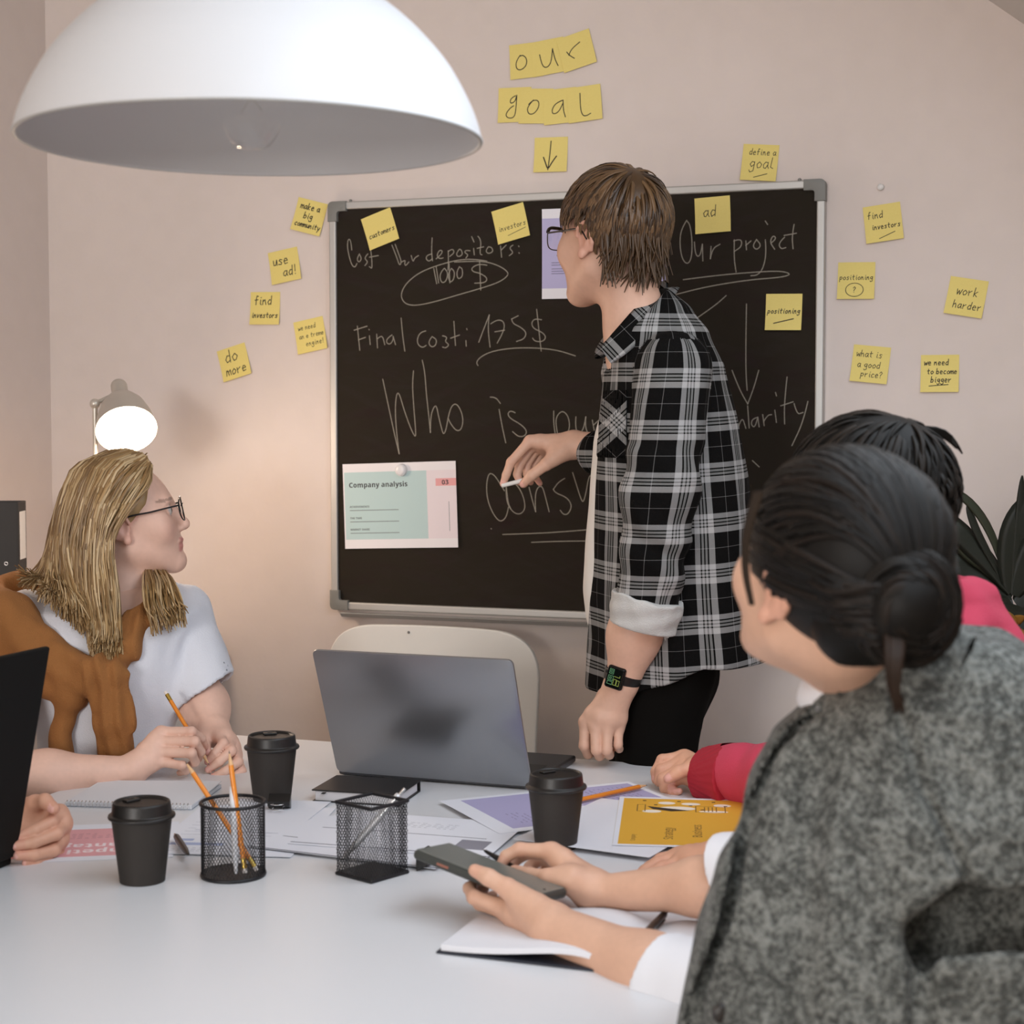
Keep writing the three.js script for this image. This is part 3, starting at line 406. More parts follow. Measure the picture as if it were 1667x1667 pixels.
// ---------------------------------------------------------------- white chair
{
  const zb = 0.15, cx = (onWall(538, 1100, zb).x + onWall(876, 1100, zb).x) / 2, W = onWall(876, 1100, zb).x - onWall(538, 1100, zb).x, top = onWall(700, 1021, zb).y;
  const o = thing('chair', 'white moulded chair with a rounded back behind the silver laptop', 'chair', new V3(cx, 0, 0)), m = mat(rgb(226, 222, 214), 0.42);
  const shellBack = new THREE.Shape(), w = W / 2, r = 0.1, h0 = 0.44, h1 = top; shellBack.moveTo(-w * 0.93, h0); shellBack.lineTo(-w, h1 - r); shellBack.bezierCurveTo(-w, h1 - r * 0.35, -w + r * 0.35, h1 - 0.004, -w + r * 1.1, h1 - 0.002); shellBack.quadraticCurveTo(0, h1 + 0.003, w - r * 1.1, h1 - 0.002); shellBack.bezierCurveTo(w - r * 0.35, h1 - 0.004, w, h1 - r * 0.35, w, h1 - r); shellBack.lineTo(w * 0.93, h0); shellBack.lineTo(-w * 0.93, h0);
  const eg = new THREE.ExtrudeGeometry(shellBack, { depth: 0.008, bevelEnabled: true, bevelSize: 0.003, bevelThickness: 0.003, bevelSegments: 3, curveSegments: 24 }).translate(0, 0, zb - 0.004);
  part('backrest', eg, m, o); part('seat', at(rbox(W * 0.95, 0.014, 0.42, 0.006, 3), 0, 0.445, zb + 0.205), m, o);
  part('rivet', new THREE.SphereGeometry(0.003, 10, 8).translate(-0.05, top - 0.012, zb + 0.008), mat(rgb(120, 118, 112), 0.4), o);
  for (const sx of [-1, 1]) for (const sz of [0, 1]) part('leg', bar(new V3(sx * 0.16, 0.44, zb + 0.05 + sz * 0.3), new V3(sx * 0.2, 0.0, zb - 0.02 + sz * 0.44), 0.013, 12, 0.01), m, o);
}
// ---------------------------------------------------------------- plant by the wall
{
  const k = K(1648, 970, 2.85), b = new V3(k.x, 0, k.z), o = thing('potted_plant', 'dark strap-leaved potted plant by the wall beside the pink sweatshirt', 'plant', toWorld(b), TURN);
  part('pot', lathe([[0.001, 0], [0.13, 0], [0.14, 0.02], [0.17, 0.5], [0.175, 0.52], [0.165, 0.52], [0.155, 0.48], [0.001, 0.48]], 48), mat(rgb(92, 84, 76), 0.7), o);
  part('soil', new THREE.CylinderGeometry(0.155, 0.155, 0.03, 32).translate(0, 0.475, 0), mat(rgb(44, 34, 26), 0.95), o);
  part('stem', sweep([new V3(0, 0.48, 0), new V3(0.01, 0.75, 0), new V3(0, 1.03, 0)], () => 0.022, () => 0.022, 8, 8), mat(rgb(58, 52, 34), 0.8), o);
  const dark = mat(rgb(27, 31, 20), 0.5), mid = mat(rgb(46, 50, 32), 0.5), or = mat(rgb(150, 104, 36), 0.55), L = (m, w, ...pts) => { const P = pts.map(q => K(q[0], q[1], 2.85 + (q[2] || 0)).sub(b)); part('leaf', sweep(P, t => w * Math.pow(Math.sin(PI * Math.min(0.06 + t * 0.93, 1)), 0.62) + 0.0006, () => 0.0012, 14, 6, Object.assign(new V3(0.15, 0.3, 1), { dir: true })), m, o); };
  L(mid, 0.008, [1640, 950], [1622, 890], [1600, 845], [1575, 815], [1552, 800], [1530, 795, 0.02]); L(dark, 0.007, [1634, 950], [1608, 900], [1588, 860], [1578, 830], [1577, 815]);
  L(dark, 0.02, [1645, 965], [1612, 920], [1580, 885], [1548, 855], [1515, 835, 0.02], [1490, 830, 0.05]); L(dark, 0.022, [1645, 975], [1610, 950], [1575, 930], [1548, 908], [1520, 888, 0.03], [1500, 880, 0.05]);
  L(dark, 0.03, [1640, 980], [1605, 965], [1570, 945], [1530, 905], [1500, 890, 0.02], [1480, 900, 0.04]); L(mid, 0.012, [1640, 960], [1605, 925], [1575, 900], [1550, 870], [1525, 862, -0.02], [1505, 872, -0.05]);
  L(dark, 0.03, [1645, 965], [1648, 920], [1655, 870], [1672, 830], [1700, 800]); L(dark, 0.009, [1650, 950], [1657, 880], [1662, 820], [1664, 774]); L(dark, 0.026, [1652, 970], [1668, 930], [1690, 880], [1720, 840]);
  L(dark, 0.035, [1650, 985], [1620, 990], [1585, 980, -0.04], [1555, 965, -0.08], [1530, 970, -0.1]); L(dark, 0.035, [1655, 985], [1680, 970], [1710, 950], [1740, 960]); L(dark, 0.04, [1648, 985, -0.03], [1630, 1000, -0.07], [1610, 1030, -0.1], [1600, 1070, -0.12]); L(dark, 0.04, [1652, 985, -0.04], [1660, 1010, -0.08], [1672, 1060, -0.1]); L(dark, 0.03, [1640, 975, 0.03], [1612, 965, 0.06], [1580, 970, 0.08], [1560, 1000, 0.1]);
  for (const q of [[1640, 1005, 1628, 1000], [1652, 1012, 1668, 1004], [1648, 1025, 1632, 1034], [1660, 1030, 1676, 1040], [1645, 1015, 1650, 1045], [1655, 1020, 1640, 996]]) L(or, 0.009, [1650, 1018, -0.11], [(q[0]), q[1], -0.125], [q[2], q[3], -0.14]);
}
// ---------------------------------------------------------------- the table
const TX0 = -1.62, TX1 = -0.36, TZ0 = 0.53, TZ1 = 3.05;
{
  const o = thing('meeting_table', 'long white meeting table with a smooth top', 'table', new V3((TX0 + TX1) / 2, 0, (TZ0 + TZ1) / 2)), w = TX1 - TX0, d = TZ1 - TZ0;
  part('tabletop', at(rbox(w, 0.028, d, 0.004, 3), 0, TABLE - 0.014, 0), mat(rgb(226, 226, 228), 0.34), o);
  const leg = mat(rgb(216, 214, 212), 0.4);
  for (const sx of [-1, 1]) for (const sz of [-1, 1]) part('leg', at(rbox(0.05, TABLE - 0.028, 0.05, 0.004), sx * (w / 2 - 0.06), (TABLE - 0.028) / 2, sz * (d / 2 - 0.06)), leg, o);
  for (const sz of [-1, 1]) part('apron', at(rbox(w - 0.14, 0.06, 0.02, 0.003), 0, TABLE - 0.06, sz * (d / 2 - 0.06)), leg, o);
}
const tpos = (px, py, up = 0) => { const w = toWorld(T(px, py)); w.y = TABLE + up; return w; };
// ---------------------------------------------------------------- printed papers lying on the table
let paperN = 0;
function paper(px, py, w, d, deg, tex, label, group, bow = 0.0006) { // centre of the sheet; deg turns it about y in the world
  const lift = 0.0003 + 0.0011 * (paperN++), ph = paperN;
  return single('paper_sheet', sheet(w, d, (u, v) => bow * (1 + Math.sin(u * 5 + ph) * Math.cos(v * 4 + ph)) * 0.5, 0.0004, 8), mat(0xffffff, 0.72, tex ? { map: tex } : { color: rgb(232, 232, 238) }), tpos(px, py, lift), deg * PI / 180, label, 'paper', group);
}
const PG = 'printed papers spread on the table';
const lines = (g, x, y, w, n, st = 9, c = 'rgb(150,152,162)') => { g.fillStyle = c; for (let i = 0; i < n; i++) for (let q = x; q < x + w; q += 14) if (rnd() < 0.85) g.fillRect(q, y + i * st, rr(6, 12), 2); };
const white = (g, w, h) => { g.fillStyle = 'rgb(232,233,240)'; g.fillRect(0, 0, w, h); };
// pink sheet, upside down to the viewer
paper(118, 1372, 0.297, 0.21, 28, canvas(420, 297, (g, w, h) => { white(g, w, h); g.translate(w, h); g.rotate(PI); g.fillStyle = 'rgb(226,164,168)'; g.fillRect(20, 30, 330, 225); g.fillStyle = 'rgb(242,226,228)'; g.font = 'bold 44px sans-serif'; g.fillText('Competitive', 36, 84); g.fillText('advantages', 36, 130); lines(g, 40, 176, 220, 4, 12, 'rgb(150,104,110)'); }), 'pink printed sheet headed Competitive advantages lying under the hand', PG);
paper(398, 1352, 0.215, 0.3, 13, canvas(297, 420, (g, w, h) => { white(g, w, h); lines(g, 30, 40, 230, 8, 12); g.fillStyle = 'rgb(170,180,212)'; g.fillRect(30, 330, 110, 20); g.fillRect(30, 300, 40, 16); g.strokeStyle = 'rgb(120,124,140)'; for (let i = 0; i < 5; i++) { g.beginPath(); g.moveTo(30, 160 + i * 26); g.lineTo(260, 160 + i * 26); g.stroke(); } lines(g, 30, 370, 200, 3, 12); }), 'white printed sheet under the round pen holder', PG);
paper(432, 1330, 0.15, 0.21, 9, canvas(200, 280, (g, w, h) => { white(g, w, h); lines(g, 24, 150, 60, 8, 12, 'rgb(180,182,192)'); }), 'small white sheet gripped by the binder clip', PG);
paper(610, 1372, 0.3, 0.212, -4, canvas(420, 297, (g, w, h) => { white(g, w, h); g.fillStyle = 'rgb(58,58,74)'; g.fillRect(0, 290, w, 5); g.fillRect(20, 190, w - 40, 3); g.fillRect(60, 120, 240, 2); lines(g, 60, 140, 260, 3, 12, 'rgb(60,60,70)'); g.fillRect(70, 226, 40, 10); }), 'white sheet with dark ruled lines under the square pen holder', PG);
paper(668, 1362, 0.3, 0.212, 3, canvas(420, 297, (g, w, h) => { white(g, w, h); g.fillStyle = 'rgb(64,64,80)'; g.fillRect(0, 280, w, 4); g.fillRect(16, 150, w - 60, 3); g.fillStyle = 'rgb(142,140,150)'; g.fillRect(330, 170, 64, 70); lines(g, 40, 60, 240, 4, 12); }), 'white sheet with a grey block beside the phone', PG);
paper(925, 1318, 0.232, 0.345, -46, canvas(297, 440, (g, w, h) => { white(g, w, h); g.fillStyle = 'rgb(178,172,208)'; g.fillRect(16, 12, w - 40, h - 52); g.fillStyle = 'rgb(236,234,244)'; for (let i = 0; i < 12; i++) g.fillRect(110 + i % 4 * 26, 190 + Math.floor(i / 4) * 26, 22, 20); g.fillStyle = 'rgb(50,46,62)'; for (let i = 0; i < 9; i++) g.fillRect(110 + rnd() * 90, 185 + rnd() * 90, 10, 8); lines(g, 40, 40, 90, 8, 11, 'rgb(130,124,160)'); lines(g, 160, 330, 80, 4, 11, 'rgb(130,124,160)'); lines(g, 50, 120, 160, 2, 11, 'rgb(110,104,140)'); }), 'lilac printed sheet lying under the orange pencil', PG);
paper(1015, 1352, 0.215, 0.3, -9, null, 'blank white sheet between the lilac and the yellow sheets', PG);
paper(1124, 1346, 0.225, 0.31, 13.5, canvas(297, 420, (g, w, h) => {
  white(g, w, h); g.fillStyle = 'rgb(226,172,54)'; g.fillRect(10, 14, w - 10, h - 26); g.fillStyle = 'rgb(244,236,220)'; for (const [x, y, a, b] of [[100, 52, 18, 13], [150, 56, 20, 12], [70, 130, 20, 13], [122, 100, 38, 18], [215, 66, 18, 14], [196, 124, 30, 10]]) { g.beginPath(); g.ellipse(x, y, a, b, 0, 0, 7); g.fill(); }
  g.fillStyle = 'rgb(44,34,22)'; g.beginPath(); g.moveTo(60, 84); g.lineTo(100, 100); g.lineTo(150, 118); g.lineTo(110, 128); g.lineTo(72, 110); g.fill(); for (let i = 0; i < 8; i++) g.fillRect(50 + i * 24, 30 + (i * 37) % 110, 7, 7);
  g.strokeStyle = 'rgb(120,88,30)'; g.lineWidth = 2; g.strokeRect(40, 70, 16, 60); g.strokeRect(160, 76, 60, 54); for (let i = 0; i < 4; i++) { g.beginPath(); g.moveTo(178 + i * 8, 82); g.lineTo(178 + i * 8, 124); g.stroke(); }
  g.save(); g.translate(170, 404); g.rotate(-PI / 2); g.fillStyle = 'rgb(90,66,24)'; g.font = '26px sans-serif'; g.fillText('Business', 60, 0); g.fillText('Strategy', 40, -56); g.font = '12px sans-serif'; g.fillText('Company', 24, -128); g.restore();
}), 'yellow printed sheet with white and black drawings on it', PG);
// ---------------------------------------------------------------- coffee cups
function cup(px, py, label, turn) {
  const o = thing('coffee_cup', label, 'cup', tpos(px, py), turn, 'takeaway coffee cups on the table');
  part('cup_body', lathe([[0.001, 0.004], [0.028, 0.004], [0.0288, 0], [0.0298, 0.0005], [0.0402, 0.0885], [0.0395, 0.089], [0.037, 0.089]], 64), mat(rgb(42, 36, 31), 0.66), o);
  const lid = part('lid', lathe([[0.0365, 0.086], [0.0405, 0.0855], [0.0438, 0.0865], [0.0445, 0.0885], [0.0438, 0.0905], [0.0405, 0.0915], [0.0395, 0.093], [0.0382, 0.105], [0.0375, 0.1075], [0.0362, 0.1085], [0.0345, 0.1078], [0.0335, 0.1045], [0.001, 0.1045]], 64), mat(rgb(30, 27, 25), 0.42), o);
  part('sip_spout', plain([at(rbox(0.022, 0.0035, 0.012, 0.0016, 3), 0, 0.1062, -0.022), at(rbox(0.008, 0.0012, 0.004, 0.0005), 0, 0.108, -0.024)]), mat(rgb(30, 28, 26), 0.4), lid);
  return o;
}
cup(232, 1434, 'black paper coffee cup standing between the pink sheet and the round pen holder', 1.2);
cup(443, 1304, 'black paper coffee cup standing beside the blonde woman hands', 0.6);
cup(905, 1379, 'black paper coffee cup standing on the lilac sheet', 0.9);
// ---------------------------------------------------------------- pencils, pens
function pencilGeo(L) { return L; }
const ORANGE = mat(rgb(232, 138, 34), 0.38, { clearcoat: 0.3 }), WOOD = mat(rgb(222, 178, 132), 0.7), LEAD = mat(rgb(50, 48, 48), 0.4), FERR = mat(rgb(200, 168, 82), 0.3, { metalness: 0.9 }), ERASE = mat(rgb(236, 226, 220), 0.8);
// a = eraser end, b = point, in the turned frame
function aim(o, a, b) { const d = b.clone().sub(a), L = d.length(); const q = new THREE.Quaternion().setFromAxisAngle(new V3(0, 1, 0), TURN).multiply(new THREE.Quaternion().setFromUnitVectors(new V3(0, 1, 0), d.normalize())); o.quaternion.copy(q); return L; }
function pencil(a, b, label, group) {
  const o = thing('pencil', label, 'pencil', toWorld(a), 0, group), L = aim(o, a, b), r = 0.0037;
  part('eraser', new THREE.CylinderGeometry(r * 0.92, r * 0.8, 0.007, 14).translate(0, 0.0035, 0), ERASE, o); part('ferrule', lathe([[r, 0.006], [r * 1.03, 0.008], [r * 0.98, 0.011], [r * 1.03, 0.014], [r * 0.98, 0.017], [r * 1.02, 0.02]], 16), FERR, o);
  part('shaft', new THREE.CylinderGeometry(r, r, L - 0.04, 6).toNonIndexed().translate(0, 0.02 + (L - 0.04) / 2, 0), ORANGE, o);
  part('sharpened_wood', new THREE.CylinderGeometry(r * 0.26, r * 0.98, 0.016, 12).translate(0, L - 0.012, 0), WOOD, o); part('lead_point', new THREE.CylinderGeometry(0.0001, r * 0.26, 0.0045, 10).translate(0, L - 0.00175, 0), LEAD, o); return o;
}
function pen(a, b, label, m, tip, r = 0.0045, group) {
  const o = thing('pen', label, 'pen', toWorld(a), 0, group), L = aim(o, a, b);
  part('barrel', lathe([[0.0005, 0.006], [r * 0.9, 0.007], [r, 0.012], [r, L * 0.45], [r * 1.06, L * 0.46], [r, L * 0.48], [r * 0.95, L - 0.03], [r * 0.5, L - 0.006], [r * 0.25, L - 0.003], [0.0003, L - 0.002]], 24), m, o);
  part('button', new THREE.CylinderGeometry(r * 0.45, r * 0.45, 0.012, 12).translate(0, 0.001, 0), tip, o); part('clip', at(rbox(0.0026, 0.034, 0.0016, 0.0006), 0, 0.028, r + 0.0014), tip, o); part('point', new THREE.CylinderGeometry(0.0002, r * 0.25, 0.004, 8).translate(0, L - 0.001, 0), LEAD, o); return o;
}
const BLACKP = mat(rgb(26, 25, 25), 0.32), SILVER = mat(rgb(214, 214, 216), 0.3, { metalness: 0.35 }), CHROME = mat(rgb(210, 210, 210), 0.18, { metalness: 1 }), WHITEP = mat(rgb(226, 226, 230), 0.35);
// ---------------------------------------------------------------- mesh pen holders
const BLKMETAL = mat(rgb(30, 30, 33), 0.45, { metalness: 0.3 });
function meshWires(path, len, H, step, y0) { // path(s) -> [x, z], s along the wall in metres; two families of slanting wires
  const list = [], n = Math.round(len / step);
  for (const dir of [1, -1]) for (let i = 0; i < n; i++) { const P = [], S = 20, w = 0.00052; for (let k = 0; k <= S; k++) { const s = (i * step + dir * k / S * H * 0.62), [x, z] = path(((s % len) + len) % len); P.push(new V3(x, y0 + k / S * H, z)); }
    const pos = [], idx = []; P.forEach((p, k) => { const nrm = new V3(p.x, 0, p.z).normalize().multiplyScalar(w); pos.push(p.x + nrm.x, p.y - w, p.z + nrm.z, p.x - nrm.x, p.y - w, p.z - nrm.z, p.x, p.y + w * 1.3, p.z); if (k) { const a = k * 3, b = a - 3; for (let q = 0; q < 3; q++) { const q1 = (q + 1) % 3; idx.push(b + q, a + q, b + q1, b + q1, a + q, a + q1); } } });
    const g = new THREE.BufferGeometry(); g.setAttribute('position', new THREE.Float32BufferAttribute(pos, 3)); g.setIndex(idx); const f = g.toNonIndexed(); f.computeVertexNormals(); list.push(f); }
  return mergeGeometries(list);
}
{
  const o = thing('pen_holder', 'round black wire mesh pen holder with pencils in it', 'pen holder', tpos(380, 1425)), R = 0.0425, H = 0.1;
  const w = part('wire_mesh', meshWires(s => [R * Math.cos(s / R), R * Math.sin(s / R)], 2 * PI * R, H - 0.006, 0.0047, 0.003), BLKMETAL, o); w.userData.kind = 'stuff';
  part('rim', new THREE.TorusGeometry(R + 0.0005, 0.0024, 10, 64).rotateX(PI / 2).translate(0, H, 0), BLKMETAL, o); part('base', lathe([[0.001, 0], [R + 0.001, 0], [R + 0.002, 0.002], [R + 0.0015, 0.005], [R - 0.001, 0.004], [0.001, 0.003]], 48), BLKMETAL, o);
  const c = T(380, 1425), q = (dx, y, dz) => new V3(c.x + dx, TABLE + y, c.z + dz), G = 'pencils standing in the round pen holder';
  const ka = K(302, 1240, 2.3), kb = K(373, 1222, 2.26);
  pencil(q(0.033, 0.0075, 0.004), ka, 'orange pencil leaning out of the round pen holder toward the blonde woman', G); pencil(q(0.0185, 0.0075, 0.016), kb, 'orange pencil standing nearly upright in the round pen holder', G);
  pen(K(378, 1272, 2.255), q(0.008, 0.006, 0.026), 'white pen standing in the round pen holder', WHITEP, WHITEP, 0.0045);
}
{
  const S = 0.068, r = 0.008, L = 4 * S, H = 0.1, h = S / 2, c0 = T(606, 1423), o = thing('pen_holder', 'square black wire mesh pen holder with a silver pen', 'pen holder', new V3(toWorld(c0).x, TABLE, toWorld(c0).z), TURN - 0.72);
  const path = s => { const side = Math.floor(s / S) % 4, t = s % S - h; return [[t, -h], [h, t], [-t, h], [-h, -t]][side]; };
  const w = part('wire_mesh', meshWires(path, L, H - 0.006, 0.0047, 0.003), BLKMETAL, o); w.userData.kind = 'stuff';
  const sq = y => [[-h, y, -h], [0, y, -h], [h, y, -h], [h, y, 0], [h, y, h], [0, y, h], [-h, y, h], [-h, y, 0]].map(p => new V3(...p));
  const rimPath = new THREE.CurvePath(); const cr = sq(H); for (let i = 0; i < 8; i += 2) rimPath.add(new THREE.LineCurve3(cr[i], cr[(i + 2) % 8]));
  part('rim', plain([0, 2, 4, 6].map(i => bar(cr[i], cr[(i + 2) % 8], 0.0026, 10)).concat([0, 2, 4, 6].map(i => new THREE.SphereGeometry(0.0026, 10, 8).translate(cr[i].x, cr[i].y, cr[i].z)))), BLKMETAL, o);
  part('base', plain([at(rbox(S + 0.004, 0.005, S + 0.004, 0.002), 0, 0.0025, 0)]), BLKMETAL, o);
  const base = T(606, 1423); const pb = K(557, 1412, 2.275); pb.y = TABLE + 0.012;
  pen(K(655, 1288, 2.268), pb, 'silver pen leaning in the square pen holder', SILVER, CHROME, 0.005);
}
// ---------------------------------------------------------------- silver laptop
{
  const a = toWorld(T(551, 1262)), b = toWorld(T(866, 1287)), o = thing('laptop', 'silver grey laptop standing open with its lid toward the table', 'laptop', new V3((a.x + b.x) / 2, TABLE, (a.z + b.z) / 2), Math.atan2(-(b.z - a.z), b.x - a.x));
  const W = Math.hypot(b.x - a.x, b.z - a.z), D = 0.242, alu = mat(rgb(158, 160, 164), 0.33, { metalness: 0.9 }), dk = mat(rgb(44, 43, 42), 0.5);
  const bs = part('base', at(rbox(W, 0.012, D, 0.004, 3), 0, 0.0075, -D / 2), mat(rgb(84, 84, 86), 0.4, { metalness: 0.7 }), o); for (const [x, z] of [[-1, 0.03], [1, 0.03], [-1, 0.9], [1, 0.9]]) part('foot', new THREE.CylinderGeometry(0.006, 0.006, 0.0018, 16).translate(x * (W / 2 - 0.025), 0.0009, -D * z - 0.008), dk, bs);
  const kb = []; for (let j = 0; j < 5; j++) for (let i = 0; i < 13; i++) kb.push(at(rbox(0.0165, 0.0015, 0.0165, 0.0005), -0.125 + i * 0.0205, 0.0142, -0.045 - j * 0.0195)); part('keyboard_well', at(rbox(W - 0.04, 0.0006, 0.11, 0.0002), 0, 0.0136, -0.085), dk, bs);
  const keys = part('keys', plain(kb), dk, bs); part('trackpad', at(rbox(0.13, 0.0006, 0.08, 0.0002), 0, 0.0137, -0.19), mat(rgb(100, 100, 102), 0.35, { metalness: 0.5 }), bs);
  const s = new THREE.Shape(), w = W / 2, r = 0.011; s.moveTo(-w + r, 0); s.lineTo(w - r, 0); s.quadraticCurveTo(w, 0, w, r); s.lineTo(w, D - r); s.quadraticCurveTo(w, D, w - r, D); s.lineTo(-w + r, D); s.quadraticCurveTo(-w, D, -w, D - r); s.lineTo(-w, r); s.quadraticCurveTo(-w, 0, -w + r, 0);
  const lid = new THREE.ExtrudeGeometry(s, { depth: 0.003, bevelEnabled: true, bevelSize: 0.0008, bevelThickness: 0.001, bevelSegments: 2, curveSegments: 10 }).rotateX(0.4).translate(0, 0.009, 0.0); const lm = part('lid', toCreasedNormals(lid, 0.5), alu, o);
  part('screen', new THREE.BoxGeometry(W - 0.012, D - 0.014, 0.0008).translate(0, D / 2, -0.002).rotateX(0.4).translate(0, 0.009, 0), mat(rgb(16, 16, 18), 0.15), lm); part('hinge', new THREE.CylinderGeometry(0.005, 0.005, W * 0.8, 16).rotateZ(PI / 2).translate(0, 0.0095, -0.004), dk, o);
}
// black laptop at the left edge
{
  const far = toWorld(T(20, 1407)), o = thing('laptop', 'matte black laptop with its lid open at the left end of the table', 'laptop', new V3(far.x, TABLE, far.z + 0.18), PI / 2), W = 0.36, D = 0.3, blk = mat(rgb(16, 15, 13), 0.7, { specularIntensity: 0.4 });
  part('base', at(rbox(W, 0.016, 0.23, 0.004, 3), 0, 0.008, -0.115), blk, o); const l = part('lid', at(rbox(W, D, 0.009, 0.003, 3), 0, D / 2, 0.004).rotateX(0.2).translate(0, 0.014, 0), blk, o);
  part('screen', new THREE.BoxGeometry(W - 0.02, D - 0.02, 0.001).translate(0, D / 2, -0.001).rotateX(0.2).translate(0, 0.014, 0), mat(rgb(12, 12, 14), 0.2), l); part('hinge', new THREE.CylinderGeometry(0.006, 0.006, W * 0.8, 16).rotateZ(PI / 2).translate(0, 0.0145, -0.003), blk, o);
}
// ---------------------------------------------------------------- notebooks, clips, small things
{
  const FL = T(509, 1305), BL = T(548, 1281), BR = T(684, 1289), c = FL.clone().add(BR).multiplyScalar(0.5), W = BL.distanceTo(BR), D = FL.distanceTo(BL), Hh = 0.019, o = thing('planner', 'thick closed black planner beside the silver laptop', 'notebook', new V3(toWorld(c).x, TABLE, toWorld(c).z), TURN - Math.atan2(BR.z - BL.z, BR.x - BL.x)), lea = mat(rgb(24, 22, 22), 0.42);
  part('cover', plain([at(rbox(W, 0.0024, D, 0.001), 0, 0.0012, 0), at(rbox(W + 0.002, 0.0024, D + 0.002, 0.001), 0, Hh, 0), at(rbox(W, Hh, 0.0024, 0.001), 0, Hh / 2, -D / 2)]), lea, o); part('pages', at(rbox(W - 0.008, Hh - 0.004, D - 0.008, 0.0006), 0, Hh / 2, 0.001), mat(rgb(226, 224, 226), 0.85), o, 'white page block'); part('ribbon', at(rbox(0.006, 0.0006, 0.012, 0.0002), -W / 2 + 0.02, Hh * 0.8, D / 2 + 0.001), lea, o);
}
{
  const FL = T(106, 1313), FR = T(312, 1319), c0 = FL.clone().add(FR).multiplyScalar(0.5), ang = TURN - Math.atan2(FR.z - FL.z, FR.x - FL.x), W = FL.distanceTo(FR), D = 0.16, o = thing('spiral_notebook', 'white spiral bound notebook under the blonde woman hands', 'notebook', new V3(toWorld(c0).x, TABLE + 0.003, toWorld(c0).z), ang);
  part('back_cover', at(rbox(W, 0.0016, D, 0.0004), 0, -0.0022, -D / 2), mat(rgb(150, 156, 166), 0.7), o); part('page', sheet(W, D, (u, v) => 0.0055 + 0.004 * v * v * u, 0.0014).translate(0, -0.002, -D / 2), mat(rgb(226, 226, 230), 0.75), o); part('page', at(rbox(W, 0.005, D, 0.0004), 0, 0.001, -D / 2), mat(rgb(216, 216, 220), 0.75), o);
  const st = 0.0062; for (let i = 0; i < Math.floor(W / st); i++) part('wire_ring', new THREE.TorusGeometry(0.0052, 0.0006, 5, 14).rotateY(PI / 2 + 0.15).translate(-W / 2 + 0.004 + i * st, 0.0024, 0.001), CHROME, o);
}
{ // open notebook in front of the woman in the grey blazer
  const A = T(718, 1552), B = T(957, 1580), dir = Math.atan2(B.z - A.z, B.x - A.x), o = thing('open_notebook', 'open notebook with blank white pages under the phone', 'notebook', new V3(toWorld(A).x, TABLE, toWorld(A).z), TURN - dir), pw = 0.212, pd = 0.165, pg = mat(rgb(228, 228, 232), 0.75);
  part('cover', plain([at(rbox(pw * 2 + 0.01, 0.003, pd + 0.006, 0.001), pw, 0.0015, -pd / 2)]), mat(rgb(28, 32, 44), 0.6), o, 'dark blue cover');
  part('page', sheet(pw, pd, u => 0.004 + 0.012 * Math.sin(PI * Math.pow(u, 2.2)) * sstep(1, 0.9, u), 0.007, 16).translate(pw / 2, -0.0005, -pd / 2), pg, o); part('page', sheet(pw, pd, u => 0.004 + 0.009 * Math.sin(PI * Math.pow(1 - u, 2.2)) * sstep(0, 0.1, u), 0.006, 16).translate(pw * 1.5, -0.0005, -pd / 2), pg, o);
  part('elastic_strap', at(rbox(0.006, 0.001, pd + 0.008, 0.0004), pw * 2 - 0.012, 0.0175, -pd / 2), BLACKP, o);
  const g0 = T(1041, 1529, TABLE + 0.021), g1 = T(1084, 1486, TABLE + 0.021); pen(g1, g0, 'black pen resting in the fold of the open notebook', BLACKP, BLACKP, 0.0045);
}
pen(T(286, 1360, TABLE + 0.011), T(307, 1392, TABLE + 0.011), 'short black pen lying between the coffee cup and the round pen holder', BLACKP, CHROME, 0.0048);
pencil(T(930, 1305, TABLE + 0.013), T(1054, 1278, TABLE + 0.013), 'orange pencil lying on the lilac sheet', 'loose pencils');
function clip(px, py, w, turn, label) {
  const o = thing('binder_clip', label, 'binder clip', tpos(px, py, 0.012), turn, 'binder clips on the papers'), s = new THREE.Shape(); s.moveTo(-0.012, 0); s.lineTo(0.012, 0); s.lineTo(0.003, 0.016); s.lineTo(-0.003, 0.016); s.lineTo(-0.012, 0);
  part('clamp', toCreasedNormals(new THREE.ExtrudeGeometry(s, { depth: w, bevelEnabled: true, bevelSize: 0.0006, bevelThickness: 0.0006, bevelSegments: 1 }).translate(0, 0, -w / 2).rotateY(PI / 2).rotateX(PI / 2).translate(0, 0.001, 0), 0.4), BLACKP, o);
  for (const sgn of [-1, 1]) part('wire_handle', tube([[-w * 0.3, sgn * 0.002, 0.014], [-w * 0.2, sgn * 0.003, 0.024], [-w * 0.28, sgn * 0.004, 0.034], [0, sgn * 0.004, 0.038], [w * 0.28, sgn * 0.004, 0.034], [w * 0.2, sgn * 0.003, 0.024], [w * 0.3, sgn * 0.002, 0.014]], 0.0008, 40, 6), CHROME, o);
}
clip(456, 1318, 0.034, TURN, 'black binder clip on the small white sheet below the coffee cup');
clip(688, 1412, 0.042, TURN + 1.2, 'black binder clip lying between the square pen holder and the phone');
